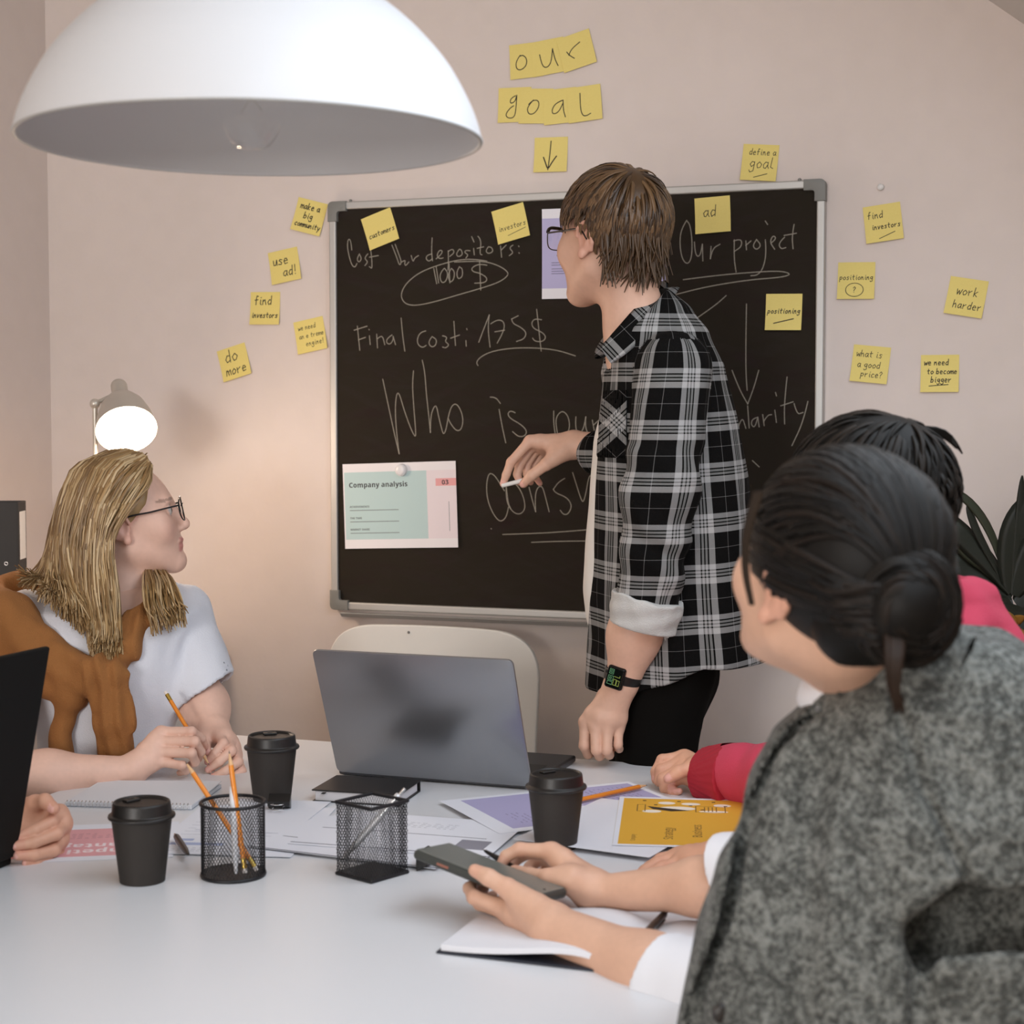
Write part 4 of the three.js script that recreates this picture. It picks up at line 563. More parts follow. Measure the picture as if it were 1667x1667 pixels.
// ---------------------------------------------------------------- people: shared builders (all in the turned frame, then moved to each person's own foot)
const skinMat = mat(0xffffff, 0.52, { vertexColors: true, sheen: 0.15, sheenRoughness: 0.6, sheenColor: rgb(255, 190, 160) });
const kp = a => K(a[0], a[1], a[2]);
function figure(label, baseK) {
  const o = thing('person', label, 'person', toWorld(new V3(baseK.x, 0, baseK.z)), TURN);
  const move = g => g.translate(-baseK.x, 0, -baseK.z);
  return { o, base: baseK, move, add: (name, g, m, parent = o, lb) => part(name, move(g), m, parent, lb) };
}
function skinColor(base, extra) {
  return (x, y, z, a, b, c) => { const n = 1 + 0.05 * nz(x * 45, y * 45, z * 45) + 0.04 * nz(x * 160 + 9, y * 160, z * 160); let r = [base.r * n, base.g * n * 0.995, base.b * n * 0.99]; return extra ? extra(x, y, z, a, b, c, r) : r; };
}
const mixc = (r, c, t) => [lerp(r[0], c.r, t), lerp(r[1], c.g, t), lerp(r[2], c.b, t)];
// a hand with forearm. f: four fingers, index first, each [knuckle, middle joint, end joint, tip] as [px, py, distance]; th: thumb [root, knuckle, joint, tip]
function handGeo({ elbow, wrist, re = 0.042, rw = 0.027, f, th, s = 1, nail = null, h = 0.0026, flat = 1, rest = 0 }, tone) {
  const E = elbow.isVector3 ? elbow : kp(elbow), W = wrist.isVector3 ? wrist : kp(wrist), fing = f.map(q => q.map(p => p.isVector3 ? p : kp(p))), thb = th.map(p => p.isVector3 ? p : kp(p));
  const mid = E.clone().lerp(W, 0.4), L = [[cap(E, mid, re, re * 0.98), 0], [cap(mid, W, re * 0.98, rw), 0.03]];
  fing.forEach((q, i) => L.push([cap(W.clone().lerp(q[0], 0.12), q[0], 0.0185 * s, [0.0118, 0.012, 0.0115, 0.0105][i] * s), 0.016]));
  for (let i = 0; i < 3; i++) L.push([cap(fing[i][0].clone().lerp(W, 0.2), fing[i + 1][0].clone().lerp(W, 0.2), 0.0125 * s), 0.012]);
  L.push([cap(W.clone().lerp(thb[0], 0.3), thb[0], 0.02 * s, 0.0165 * s), 0.018], [cap(thb[0], thb[1], 0.0165 * s, 0.0135 * s), 0.012], [cap(thb[0].clone().lerp(thb[1], 0.5), fing[0][0].clone().lerp(W, 0.45), 0.011 * s), 0.012]);
  const palm = union(L);
  const fs = fing.map((q, i) => { const k = [1, 1.03, 0.98, 0.87][i] * s; return union([[cap(q[0], q[1], 0.0108 * k, 0.0092 * k), 0], [cap(q[1], q[2], 0.0093 * k, 0.0082 * k), 0.004], [cap(q[2], q[3], 0.0083 * k, 0.0068 * k), 0.003]]); });
  const tf = union([[cap(thb[1], thb[2], 0.0118 * s, 0.0106 * s), 0], [cap(thb[2], thb[3], 0.0108 * s, 0.0084 * s), 0.004]]);
  const all = (x, y, z) => { let d = 1e9; for (const g of fs) d = smin(d, g(x, y, z), 0.0016); d = smin(palm(x, y, z), d, 0.007); d = smin(d, tf(x, y, z), 0.003); return d; };
  const pts = [E, W, ...fing.flat(), ...thb], box = bounds(pts, 0.03); box.expandByPoint(E.clone().add(new V3(re, re, re).multiplyScalar(1.2))); box.expandByPoint(E.clone().sub(new V3(re, re, re).multiplyScalar(1.2)));
  const tips = [...fing.map(q => [q[3], q[2]]), [thb[3], thb[2]]], pink = rgb(232, 176, 164), joints = [...fing.flatMap(q => [q[0], q[1]]), thb[1]];
  return nets(all, box, h, skinColor(tone, (x, y, z, a, b, c, r) => {
    for (const j of joints) { const d = Math.hypot(x - j.x, y - j.y, z - j.z); if (d < 0.018) r = mixc(r, rgb(206, 138, 118), 0.22 * (1 - d / 0.018)); }
    for (const [t, p] of tips) { const d = Math.hypot(x - t.x, y - t.y, z - t.z); if (d < 0.014) r = mixc(r, rgb(214, 140, 122), 0.2); if (nail && d < 0.0098 * s && a * nail[0] + b * nail[1] + c * nail[2] > 0.62) r = mixc(r, pink, 0.85); }
    return r;
  }));
}
// head: local axes x = the person's left, y up, z = the way the face looks
function head({ ear, side, yaw, pitch = 0, roll = 0, s = 1, at: c0, neck, rn = 0.055, tone, lip = rgb(196, 112, 104), brow = rgb(88, 62, 44), extra }) {
  const R = new THREE.Matrix4().makeRotationFromEuler(new THREE.Euler(-pitch, yaw, roll, 'YXZ')), off = new V3(side * 0.077, -0.008, -0.012).multiplyScalar(s).applyMatrix4(R);
  const c = c0 ? kp(c0) : kp(ear).sub(off), M = new THREE.Matrix4().makeTranslation(c.x, c.y, c.z).multiply(R).multiply(new THREE.Matrix4().makeScale(s, s, s)), I = M.clone().invert(), e = I.elements;
  const loc = (x, y, z) => [e[0] * x + e[4] * y + e[8] * z + e[12], e[1] * x + e[5] * y + e[9] * z + e[13], e[2] * x + e[6] * y + e[10] * z + e[14]], toK = p => new V3(p[0], p[1], p[2]).applyMatrix4(M), v = (x, y, z) => new V3(x, y, z);
  const L = [[ell([0, 0.035, -0.012], 0.076, 0.088, 0.097), 0], [ell([0, -0.028, 0.03], 0.06, 0.08, 0.06), 0.04], [cap(v(0, 0.02, 0.03), v(0, -0.045, 0.04), 0.052, 0.048), 0.02]];
  for (const q of [-1, 1]) L.push([cap(v(q * 0.05, -0.052, -0.004), v(q * 0.012, -0.096, 0.07), 0.018, 0.016), 0.03], [ell([q * 0.042, -0.022, 0.058], 0.026, 0.028, 0.024), 0.02]);
  L.push([cap(v(-0.03, 0.024, 0.078), v(0.03, 0.024, 0.078), 0.011), 0.014], [cap(v(0, 0.018, 0.084), v(0, -0.022, 0.106), 0.0065, 0.009), 0.012], [ell([0, -0.028, 0.104], 0.012, 0.009, 0.011), 0.008], [ell([0.011, -0.031, 0.096], 0.008, 0.007, 0.009), 0.005], [ell([-0.011, -0.031, 0.096], 0.008, 0.007, 0.009), 0.005]);
  L.push([ell([0, -0.055, 0.087], 0.023, 0.0065, 0.0105), 0.006], [ell([0, -0.067, 0.084], 0.019, 0.007, 0.0105), 0.005], [ell([0, -0.095, 0.077], 0.018, 0.014, 0.014), 0.015]);
  for (const q of [-1, 1]) L.push([ell([q * 0.032, 0.009, 0.092], 0.019, 0.012, 0.014), -0.012], [ell([q * 0.031, 0.009, 0.0765], 0.0135, 0.0125, 0.0125), 0.003]);
  for (const q of [-1, 1]) { // ear: rim, lobe, hollow
    const ring = []; for (let i = 0; i <= 7; i++) { const t = -0.9 + i / 7 * 3.9; ring.push(v(q * (0.079 + 0.006 * Math.sin(t * 0.8)), -0.002 + 0.027 * Math.sin(t), -0.014 + -0.016 * Math.cos(t) * -1 * -1)); }
    L.push([ell([q * 0.077, -0.004, -0.012], 0.0075, 0.028, 0.016), 0.006]); for (let i = 0; i < 7; i++) L.push([cap(ring[i], ring[i + 1], 0.0042), 0.003]);
    L.push([ell([q * 0.081, -0.03, -0.006], 0.006, 0.0095, 0.008), 0.006], [ell([q * 0.088, -0.004, -0.008], 0.009, 0.015, 0.0085), -0.005]);
  }
  const fl = union(L), nk = kp(neck), top = toK([0, -0.045, -0.03]), nf = cap(top, nk, rn, rn * 1.06), base2 = cap(nk, nk.clone().add(new V3(0, -0.05, 0)), rn * 1.02, rn * 1.1);
  const f = (x, y, z) => { const [a, b, c] = loc(x, y, z); return smin(smin(fl(a, b, c) * s, nf(x, y, z), 0.03), base2(x, y, z), 0.04); };
  const pts = []; for (const a of [-0.1, 0.1]) for (const b of [-0.13, 0.14]) for (const d of [-0.13, 0.13]) pts.push(toK([a, b, d])); pts.push(nk.clone().add(new V3(0.09, -0.06, 0.09)), nk.clone().add(new V3(-0.09, -0.06, -0.09)));
  const geo = () => nets(f, bounds(pts, 0.004), 0.0033, skinColor(tone, (x, y, z, nx, ny, nzv, r) => {
    const [a, b, c] = loc(x, y, z);
    if (Math.abs(a) < 0.024 && b > -0.076 && b < -0.049 && c > 0.074) r = mixc(r, lip, 0.8 * sstep(0.026, 0.018, Math.abs(a)));
    for (const q of [-1, 1]) { const d = Math.hypot(a - q * 0.031, b - 0.009, (c - 0.088) * 0.7); if (d < 0.0125 && c > 0.078) r = Math.abs(b - 0.009) < 0.0085 ? (Math.hypot(a - q * 0.031, b - 0.009) < 0.006 ? [0.06, 0.05, 0.04] : [0.62, 0.58, 0.54]) : mixc(r, brow, 0.35); if (Math.abs(a - q * 0.034) < 0.022 && b > 0.0275 && b < 0.0335 && c > 0.055) r = mixc(r, brow, 0.55); const e2 = Math.hypot((a - q * 0.045), b + 0.028, c - 0.075); if (e2 < 0.035) r = mixc(r, rgb(214, 136, 118), 0.3 * (1 - e2 / 0.035)); if (a * q > 0.072) r = mixc(r, rgb(214, 132, 112), 0.3); }
    return extra ? extra(a, b, c, r) : r;
  }));
  return { c, M, loc, toK, s, geo, f };
}
function bodyGeo(list) { return mergeGeometries(list.map(g => { const q = g.toNonIndexed ? g : g; return q; })); }
function glasses(fig, H, o2) {
  const { frame, lensR, y = 0.008, metalT = frame, fz = 0.104, tz = 0.0014, lower = true } = o2, tf = g => g.applyMatrix4(H.M), grp = new THREE.Group(); grp.name = 'glasses'; fig.o.add(grp);
  const rim = [], lensM = mat(0xffffff, 0.03, { transmission: 1, thickness: 0, ior: 1.5 });
  for (const q of [-1, 1]) {
    const sh = new THREE.Shape(); const [lw, lh] = lensR, pts = []; for (let i = 0; i < 40; i++) { const t = i / 40 * 2 * PI, ex = o2.round ? 2 : 3.2, cx = Math.cos(t), sx = Math.sin(t); pts.push(new V3(q * 0.033 + Math.sign(cx) * lw * Math.pow(Math.abs(cx), 2 / ex), y + Math.sign(sx) * lh * Math.pow(Math.abs(sx), 2 / ex), fz - Math.abs(cx) * 0 - (q * (Math.sign(cx) * lw * Math.abs(cx)) > 0 ? 0.006 * Math.abs(cx) : 0))); }
    rim.push(tube(pts, tz, 60, 6, true)); if (o2.browline) rim.push(tube(pts.slice(2, 19), 0.0032, 24, 6));
    sh.setFromPoints(pts.map(p => new THREE.Vector2(p.x, p.y))); const lg = new THREE.ExtrudeGeometry(sh, { depth: 0.001, bevelEnabled: false }).translate(0, 0, fz - 0.003); fig.add('lens', tf(lg), lensM, grp);
    const hinge = new V3(q * (0.033 + lw), y + lh * 0.45, fz - 0.007); fig.add('temple', tf(tube([hinge, new V3(q * 0.0745, y + lh * 0.4, 0.05), new V3(q * 0.0825, y + lh * 0.3, -0.004), new V3(q * 0.083, y - 0.012, -0.022)], 0.0017, 24, 6)), metalT, grp);
  }
  rim.push(tube([new V3(-0.033 + lensR[0], y + 0.006, fz - 0.001), new V3(0, y + 0.010, fz + 0.002), new V3(0.033 - lensR[0], y + 0.006, fz - 0.001)], tz, 12, 6)); fig.add('rim', tf(plain(rim)), frame, grp);
}
function colored(g, c) { const q = g.index ? g.toNonIndexed() : g; for (const k of Object.keys(q.attributes)) if (!['position', 'normal'].includes(k)) q.deleteAttribute(k); return withColor(q, c); }
const vary = (c, a) => new THREE.Color(c.r * (1 + a), c.g * (1 + a), c.b * (1 + a * 0.95));
const hairMat = (rough = 0.42, o = {}) => mat(0xffffff, rough, { vertexColors: true, sheen: 0.2, sheenRoughness: 0.4, ...o });
// points on the scalp shell in the head's own axes
const SH = { c: [0, 0.036, -0.014], r: [0.082, 0.094, 0.104] };
const shell = (p, k = 1) => { const d = [p[0] - SH.c[0], p[1] - SH.c[1], p[2] - SH.c[2]], m = Math.hypot(d[0] / SH.r[0], d[1] / SH.r[1], d[2] / SH.r[2]) || 1; return d.map((q, i) => SH.c[i] + q / m * k); };
function scalp(H, keep, grow, tone, h = 0.0045) {
  const f0 = ell(SH.c, SH.r[0] * grow, SH.r[1] * grow, SH.r[2] * grow), f = (x, y, z) => { const [a, b, c] = H.loc(x, y, z); return H.s * smax(f0(a, b, c), keep(a, b, c), 0.01); }, pts = []; for (const a of [-0.11, 0.11]) for (const b of [-0.12, 0.15]) for (const d of [-0.14, 0.12]) pts.push(H.toK([a, b, d]));
  return nets(f, bounds(pts, 0.002), h, (x, y, z) => { const [a, b, c] = H.loc(x, y, z), n = 1 + 0.35 * nz(a * 90, b * 30, c * 90); return [tone.r * n, tone.g * n, tone.b * n]; });
}
function shortHair(H, keep, whorl, n, len, tones, lift = 1.07) {
  const list = [];
  for (let i = 0; i < n; i++) {
    const th = Math.acos(rr(-0.75, 1)), ph = rr(0, 2 * PI), p0 = shell([SH.c[0] + Math.sin(th) * Math.cos(ph), SH.c[1] + Math.cos(th), SH.c[2] + Math.sin(th) * Math.sin(ph)], 1.0);
    if (keep(...p0) > -0.001) continue;
    let p = p0.slice(), w = new V3(p[0] - whorl[0], p[1] - whorl[1], p[2] - whorl[2]); const pts = [H.toK(p)], l = len(p0) * rr(0.75, 1.2), jit = new V3(rr(-0.5, 0.5), rr(-0.3, 0.2), rr(-0.5, 0.5));
    for (let k = 1; k <= 4; k++) { const nrm = new V3((p[0] - SH.c[0]) / SH.r[0], (p[1] - SH.c[1]) / SH.r[1], (p[2] - SH.c[2]) / SH.r[2]).normalize(), d = w.clone().normalize().add(new V3(0, -0.55, 0)).add(jit.clone().multiplyScalar(0.5)); d.addScaledVector(nrm, -d.dot(nrm)).normalize(); p = [p[0] + d.x * l / 4, p[1] + d.y * l / 4, p[2] + d.z * l / 4]; const q = shell(p, 1 + (lift - 1) * Math.sin(k / 4 * 2.2)); if (p[1] > -0.04) p = q; pts.push(H.toK(p)); }
    const wd = rr(0.003, 0.0055) * H.s; list.push(colored(sweep(pts, t => wd * Math.sqrt(Math.max(1 - t * t, 0.02)), t => 0.0022 * (1 - t * 0.7), 7, 5, H.c), vary(tones[Math.floor(rnd() * tones.length)], rr(-0.15, 0.2))));
  }
  return list;
}
const FOOT = 0.02;
function seatedLegs(fig, hip, dir, m, shoeM, spread = 0.1, len = 0.4) { // hip in the turned frame at seat height
  const side = new V3(-dir.z, 0, dir.x), L = [[ell([hip.x, 0.56, hip.z], 0.17, 0.11, 0.15), 0]], shoes = [];
  for (const q of [-1, 1]) { const a = hip.clone().addScaledVector(side, q * spread * 0.8).setY(0.545), b = a.clone().addScaledVector(dir, len).addScaledVector(side, q * 0.03).setY(0.53), c = b.clone().addScaledVector(dir, 0.02).setY(0.1); L.push([cap(a, b, 0.085, 0.062), 0.04], [cap(b, c, 0.062, 0.045), 0.02]); shoes.push(cap(c.clone().addScaledVector(dir, -0.03).setY(0.042), c.clone().addScaledVector(dir, 0.14).setY(0.036), 0.042, 0.036)); }
  const f = union(L), box = new THREE.Box3(new V3(hip.x - 0.75, 0.06, hip.z - 0.75), new V3(hip.x + 0.75, 0.7, hip.z + 0.75)); fig.add('trousers', nets(f, box, 0.013), m); const sf = union(shoes.map(s => [s, 0])); fig.add('shoes', nets((x, y, z) => smax(sf(x, y, z), -y, 0.01), new THREE.Box3(new V3(hip.x - 0.8, -0.02, hip.z - 0.8), new V3(hip.x + 0.8, 0.14, hip.z + 0.8)), 0.011), shoeM);
}
let stool0 = null;
function stool(hip, label) {
  const pos = toWorld(new V3(hip.x, 0, hip.z)); let o;
  if (!stool0) { o = stool0 = thing('stool', label, 'stool', pos, 0, 'stools around the table'); const m = mat(rgb(210, 206, 200), 0.5); part('seat', lathe([[0.001, 0.415], [0.17, 0.415], [0.18, 0.425], [0.18, 0.44], [0.17, 0.45], [0.001, 0.45]], 40), m, o); for (let i = 0; i < 4; i++) { const a = i / 4 * 2 * PI + PI / 4; part('leg', bar(new V3(Math.cos(a) * 0.12, 0.42, Math.sin(a) * 0.12), new V3(Math.cos(a) * 0.17, 0, Math.sin(a) * 0.17), 0.014, 10, 0.012), m, o); } }
  else { o = stool0.clone(); o.name = numbered('stool'); o.position.copy(pos); scene.add(o); o.userData = { label, category: 'stool', group: 'stools around the table' }; }
}
const knit = dataTex(256, (() => { const a = tileNoise(128, 21), b = tileNoise(16, 8); return (u, v) => 128 + (a(u, v) - 0.5) * 150 + (b(u, v) - 0.5) * 60; })());
const WX = new V3(CT, 0, ST); // the room's +x seen in the turned frame
const foldN = (x, y, z, s, a) => a * (nz(x * s, y * s * 0.45, z * s) + 0.5 * nz(x * s * 2.1 + 4, y * s, z * s * 2.1));
// ---------------------------------------------------------------- the blonde woman
{
  const tone = rgb(234, 192, 172), fig = figure('person with long blonde hair and round glasses, white T-shirt and brown sweater, holding a pencil', K(150, 1240, 3.1));
  const H = head({ ear: [199, 863, 3.02], side: -1, yaw: 101 * PI / 180, pitch: 0.2, s: 0.93, neck: [208, 985, 3.08], rn: 0.047, tone, lip: rgb(204, 126, 120) });
  const rh = { elbow: [-15, 1268, 2.76], wrist: [212, 1256, 2.83], re: 0.04, rw: 0.0255, s: 0.92, h: 0.0025,
    f: [[[262, 1192, 2.87], [312, 1191, 2.855], [328, 1202, 2.875], [334, 1216, 2.895]], [[257, 1208, 2.86], [317, 1207, 2.84], [327, 1224, 2.86], [323, 1236, 2.885]], [[256, 1224, 2.85], [312, 1226, 2.83], [318, 1241, 2.85], [308, 1246, 2.875]], [[257, 1240, 2.845], [297, 1246, 2.83], [303, 1255, 2.845], [292, 1258, 2.865]]],
    th: [[238, 1222, 2.9], [275, 1200, 2.91], [308, 1202, 2.905], [330, 1212, 2.9]] };
  const lh = { elbow: [322, 1128, 3.06], wrist: [347, 1186, 2.98], re: 0.043, rw: 0.029, s: 0.92, h: 0.0025, nail: [-0.3, 0.2, 0.93],
    f: [[[356, 1200, 2.94], [364, 1210, 2.905], [350, 1226, 2.895], [338, 1240, 2.895]], [[371, 1206, 2.94], [377, 1222, 2.9], [357, 1240, 2.888], [339, 1253, 2.89]], [[380, 1216, 2.94], [388, 1240, 2.9], [366, 1256, 2.885], [346, 1265, 2.885]], [[385, 1230, 2.94], [394, 1255, 2.905], [378, 1266, 2.89], [362, 1271, 2.885]]],
    th: [[340, 1196, 2.965], [334, 1204, 2.94], [333, 1214, 2.92], [338, 1224, 2.905]] };
  const core = union([[cap(K(215, 1010, 3.08), K(170, 1240, 3.1), 0.08, 0.1), 0], [cap(K(70, 1020, 3.06), K(285, 1005, 3.14), 0.034), 0.04], [cap(K(40, 1015, 3.06), K(-15, 1262, 2.78), 0.043, 0.04), 0.03], [cap(K(296, 1005, 3.12), K(322, 1128, 3.06), 0.043, 0.042), 0.03]]);
  fig.add('body', bodyGeo([H.geo(), handGeo(rh, tone), handGeo(lh, tone), nets(core, bounds([K(0, 950, 2.7), K(340, 1300, 3.3)], 0.12), 0.008, skinColor(tone))]), skinMat);
  glasses(fig, H, { frame: mat(rgb(28, 24, 24), 0.35, { metalness: 0.4 }), lensR: [0.023, 0.022], round: true, fz: 0.108, y: 0.006 });
  // T-shirt
  const tee = mat(rgb(226, 228, 236), 0.85, { bumpMap: knit, bumpScale: 0.0006 });
  const tr = stack(rowsPx([[958, 110, 275, 3.1, 0.06], [972, 85, 292, 3.08, 0.085], [994, 45, 312, 3.06, 0.1], [1040, 42, 308, 3.05, 0.112], [1100, 52, 292, 3.04, 0.115], [1165, 62, 284, 3.04, 0.112], [1240, 66, 284, 3.05, 0.115], [1360, 62, 284, 3.08, 0.13]]), 2.2);
  const hem = K(331, 1130, 3.04), hn = new V3(0.59, -0.81, 0.1).normalize(), sl = cap(K(296, 1000, 3.1), K(340, 1150, 3.03), 0.056, 0.066), sleeve = (x, y, z) => smax(sl(x, y, z), (x - hem.x) * hn.x + (y - hem.y) * hn.y + (z - hem.z) * hn.z, 0.006), inn = cap(K(296, 1000, 3.1), K(340, 1150, 3.03), 0.05, 0.06);
  const sl2 = cap(K(45, 1005, 3.06), K(10, 1130, 3.0), 0.05, 0.055), nkc = union([[cap(K(212, 900, 3.08), K(206, 982, 3.06), 0.05, 0.06), 0], [cap(K(206, 982, 3.06), K(202, 990, 2.97), 0.055, 0.035), 0.02]]);
  const teeF = (x, y, z) => { let d = smin(tr(x, y, z), sleeve(x, y, z), 0.03); d = smin(d, sl2(x, y, z), 0.03); d += foldN(x, y, z, 16, 0.0045); d += 0.004 * Math.sin((x * 0.8 - y * 0.5) * 60 + 4 * nz(x * 9, y * 9, z * 9)) * sstep(0.03, 0.0, Math.abs(tr(x, y, z) - sleeve(x, y, z)) - 0.01); d = smax(d, -nkc(x, y, z), 0.006); return smax(d, -Math.max(inn(x, y, z) + 0.004, -((x - hem.x) * hn.x + (y - hem.y) * hn.y + (z - hem.z) * hn.z) - 0.03), 0.004); };
  fig.add('t_shirt', boxUV(nets(teeF, bounds([K(-10, 930, 3.1), K(400, 1370, 3.1), K(200, 1200, 2.95)], 0.12), 0.006), 8), tee);
  // brown sweater tied over the shoulders
  const sw = mat(rgb(154, 102, 54), 0.95, { sheen: 0.3, sheenRoughness: 0.6, sheenColor: rgb(190, 140, 90), bumpMap: knit, bumpScale: 0.0012 });
  const C = (a, b, ra, rb) => cap(kp(a), kp(b), ra, rb), knot = [148, 1098, 2.905];
  const swF0 = union([[C([-55, 990, 3.05], [12, 1012, 2.985], 0.062, 0.052), 0], [C([12, 1012, 2.985], [76, 1066, 2.945], 0.05, 0.036), 0.03], [C([76, 1066, 2.945], knot, 0.034, 0.028), 0.02], [C([-20, 975, 3.1], [40, 958, 3.14], 0.04, 0.03), 0.04], [C([40, 958, 3.15], [180, 952, 3.18], 0.03, 0.028), 0.02], [C([240, 992, 3.0], [232, 1012, 2.98], 0.014, 0.02), 0], [C([236, 1010, 2.98], [205, 1055, 2.945], 0.02, 0.024), 0.012], [C([222, 1000, 2.985], [188, 1050, 2.945], 0.014, 0.018), 0.006], [C([205, 1055, 2.945], knot, 0.026, 0.026), 0.012],
    [C([-10, 1060, 2.98], [20, 1130, 2.98], 0.05, 0.045), 0.04], [C([60, 1065, 2.93], [135, 1110, 2.905], 0.02, 0.024), 0.012], [C([30, 1100, 2.94], [120, 1130, 2.92], 0.026, 0.026), 0.014], [C([110, 1115, 2.92], [104, 1180, 2.922], 0.02, 0.019), 0.012], [C([104, 1180, 2.922], [96, 1240, 2.93], 0.019, 0.024), 0.01],
    [C([160, 1088, 2.9], [186, 1098, 2.9], 0.026, 0.026), 0.01], [C([178, 1112, 2.905], [186, 1175, 2.912], 0.03, 0.031), 0.008], [C([186, 1175, 2.912], [190, 1245, 2.925], 0.031, 0.03), 0.01], [C([150, 1085, 2.893], [166, 1150, 2.895], 0.013, 0.012), 0.006], [C([200, 1100, 2.9], [206, 1190, 2.908], 0.012, 0.013), 0.006]]);
  const swF = (x, y, z) => swF0(x, y, z) + foldN(x, y, z, 22, 0.005) + 0.003 * Math.sin((x * 0.75 + y * 0.65) * 95 * (x > K(140, 1090, 2.9).x ? 0.35 : 1) + (x > K(140, 1090, 2.9).x ? x * 190 : 0) + 3 * nz(x * 10, y * 8, z * 10));
  fig.add('tied_sweater', boxUV(nets(swF, bounds([K(-45, 950, 3.1), K(262, 1240, 2.95)], 0.09), 0.0042), 8), sw, fig.o, 'brown sweater knotted over the chest');
  // hair
  const blonde = rgb(166, 134, 90), tones = [blonde, rgb(182, 152, 108), rgb(144, 112, 70), rgb(200, 174, 134), rgb(134, 104, 66)], hl = [];
  const keep = (a, b, c) => Math.max(-(b + 0.03 - 0.9 * Math.max(c + 0.02, 0)) * 1, c - 0.062 + 0.25 * Math.max(0.09 - b, 0));
  hl.push(colored2(scalp(H, keep, 0.985, blonde)));
  const mass = union([[C([145, 800, 3.11], [122, 900, 3.1], 0.048, 0.04), 0], [C([122, 900, 3.1], [120, 950, 3.06], 0.04, 0.024), 0.03], [C([165, 840, 3.06], [158, 950, 3.02], 0.024, 0.02), 0.03], [C([158, 950, 3.02], [168, 1030, 2.965], 0.02, 0.013), 0.02], [C([245, 920, 3.1], [272, 985, 3.03], 0.016, 0.018), 0]]);
  hl.push(colored(nets(mass, bounds([K(60, 760, 3.1), K(320, 1050, 3.0)], 0.06), 0.006), blonde));
  const lerpA = (a, b, t) => a.map((q, i) => lerp(q, b[i], t));
  const chain = (rows, t, j, w) => { const P = rows.map((r, k) => { const n = r.length - 1, x = clamp(t, 0, 0.9999) * n, i = Math.floor(x), q = lerpA(r[i], r[i + 1], x - i); return K(q[0] + (k ? rr(-j, j) : rr(-2, 2)), q[1] + (k === rows.length - 1 ? rr(-22, 16) : rr(-4, 4)), q[2] + rr(-0.012, 0.012)); }); const c = vary(tones[Math.floor(rnd() * tones.length)], rr(-0.12, 0.14)); hl.push(colored(sweep(P, s => w * (1 - 0.75 * s * s) + 0.0004, s => w * 0.4 * (1 - 0.6 * s), 16, 5, Object.assign(new V3(-0.1, 0, 1), { dir: true })), c)); };
  // near side: from the parting over the side of the head, behind the ear, down to the shoulder and chest
  const near = [[[172, 738, 3.1], [205, 735, 3.09], [232, 742, 3.08], [246, 760, 3.075]], [[122, 765, 3.07], [150, 757, 3.03], [190, 763, 3.01], [242, 790, 3.03]], [[96, 820, 3.05], [120, 830, 3.01], [158, 830, 2.985], [212, 828, 2.995]], [[84, 880, 3.05], [108, 895, 3.005], [148, 890, 2.98], [184, 880, 2.99]], [[76, 922, 3.04], [116, 950, 2.99], [150, 960, 2.96], [190, 950, 2.97]], [[70, 950, 3.0], [136, 985, 2.955], [158, 1030, 2.93], [196, 1020, 2.94]], [[62, 962, 2.985], [144, 1030, 2.93], [152, 1068, 2.91], [199, 1060, 2.915]]];
  for (let i = 0; i < 1350; i++) chain(near, rnd(), 3.5, rr(0.0011, 0.003));
  for (let i = 0; i < 190; i++) chain([[[160, 744, 3.13], [205, 738, 3.1]], [[108, 790, 3.12], [126, 775, 3.07]], [[86, 850, 3.12], [98, 850, 3.05]], [[74, 905, 3.11], [90, 915, 3.03]], [[50, 935, 3.07], [90, 945, 3.0]], [[26, 940, 3.04], [98, 965, 2.98]]], rnd(), 4, rr(0.0012, 0.003));
  // short wisps over the forehead
  for (let i = 0; i < 46; i++) chain([[[195, 742, 3.08], [235, 748, 3.07]], [[212, 738, 3.08], [240, 750, 3.08]], [[228, 742, 3.09], [246, 762, 3.1]], [[238, 752, 3.1], [238, 778, 3.12]]], rnd(), 3, rr(0.002, 0.004));
  // far side
  for (let i = 0; i < 190; i++) chain([[[222, 880, 3.16], [240, 890, 3.17]], [[232, 915, 3.11], [258, 920, 3.12]], [[236, 950, 3.0], [282, 950, 3.03]], [[240, 988, 2.95], [296, 982, 2.985]], [[248, 1022, 2.935], [304, 1006, 2.97]]], rnd(), 4, rr(0.0014, 0.0034));
  fig.add('hair', mergeGeometries(hl), hairMat(0.4), fig.o, 'long straight blonde hair');
  const hip = K(140, 1240, 3.12); seatedLegs(fig, hip, WX, mat(rgb(60, 66, 84), 0.8), mat(rgb(220, 218, 214), 0.6)); stool(hip, 'stool under the blonde woman');
  pencil(K(269, 1126, 2.93), K(341, 1246, 2.87), 'orange pencil held upright in the hands of the blonde woman', 'loose pencils');
}
function colored2(g) { return g.index ? g.toNonIndexed() : g; }

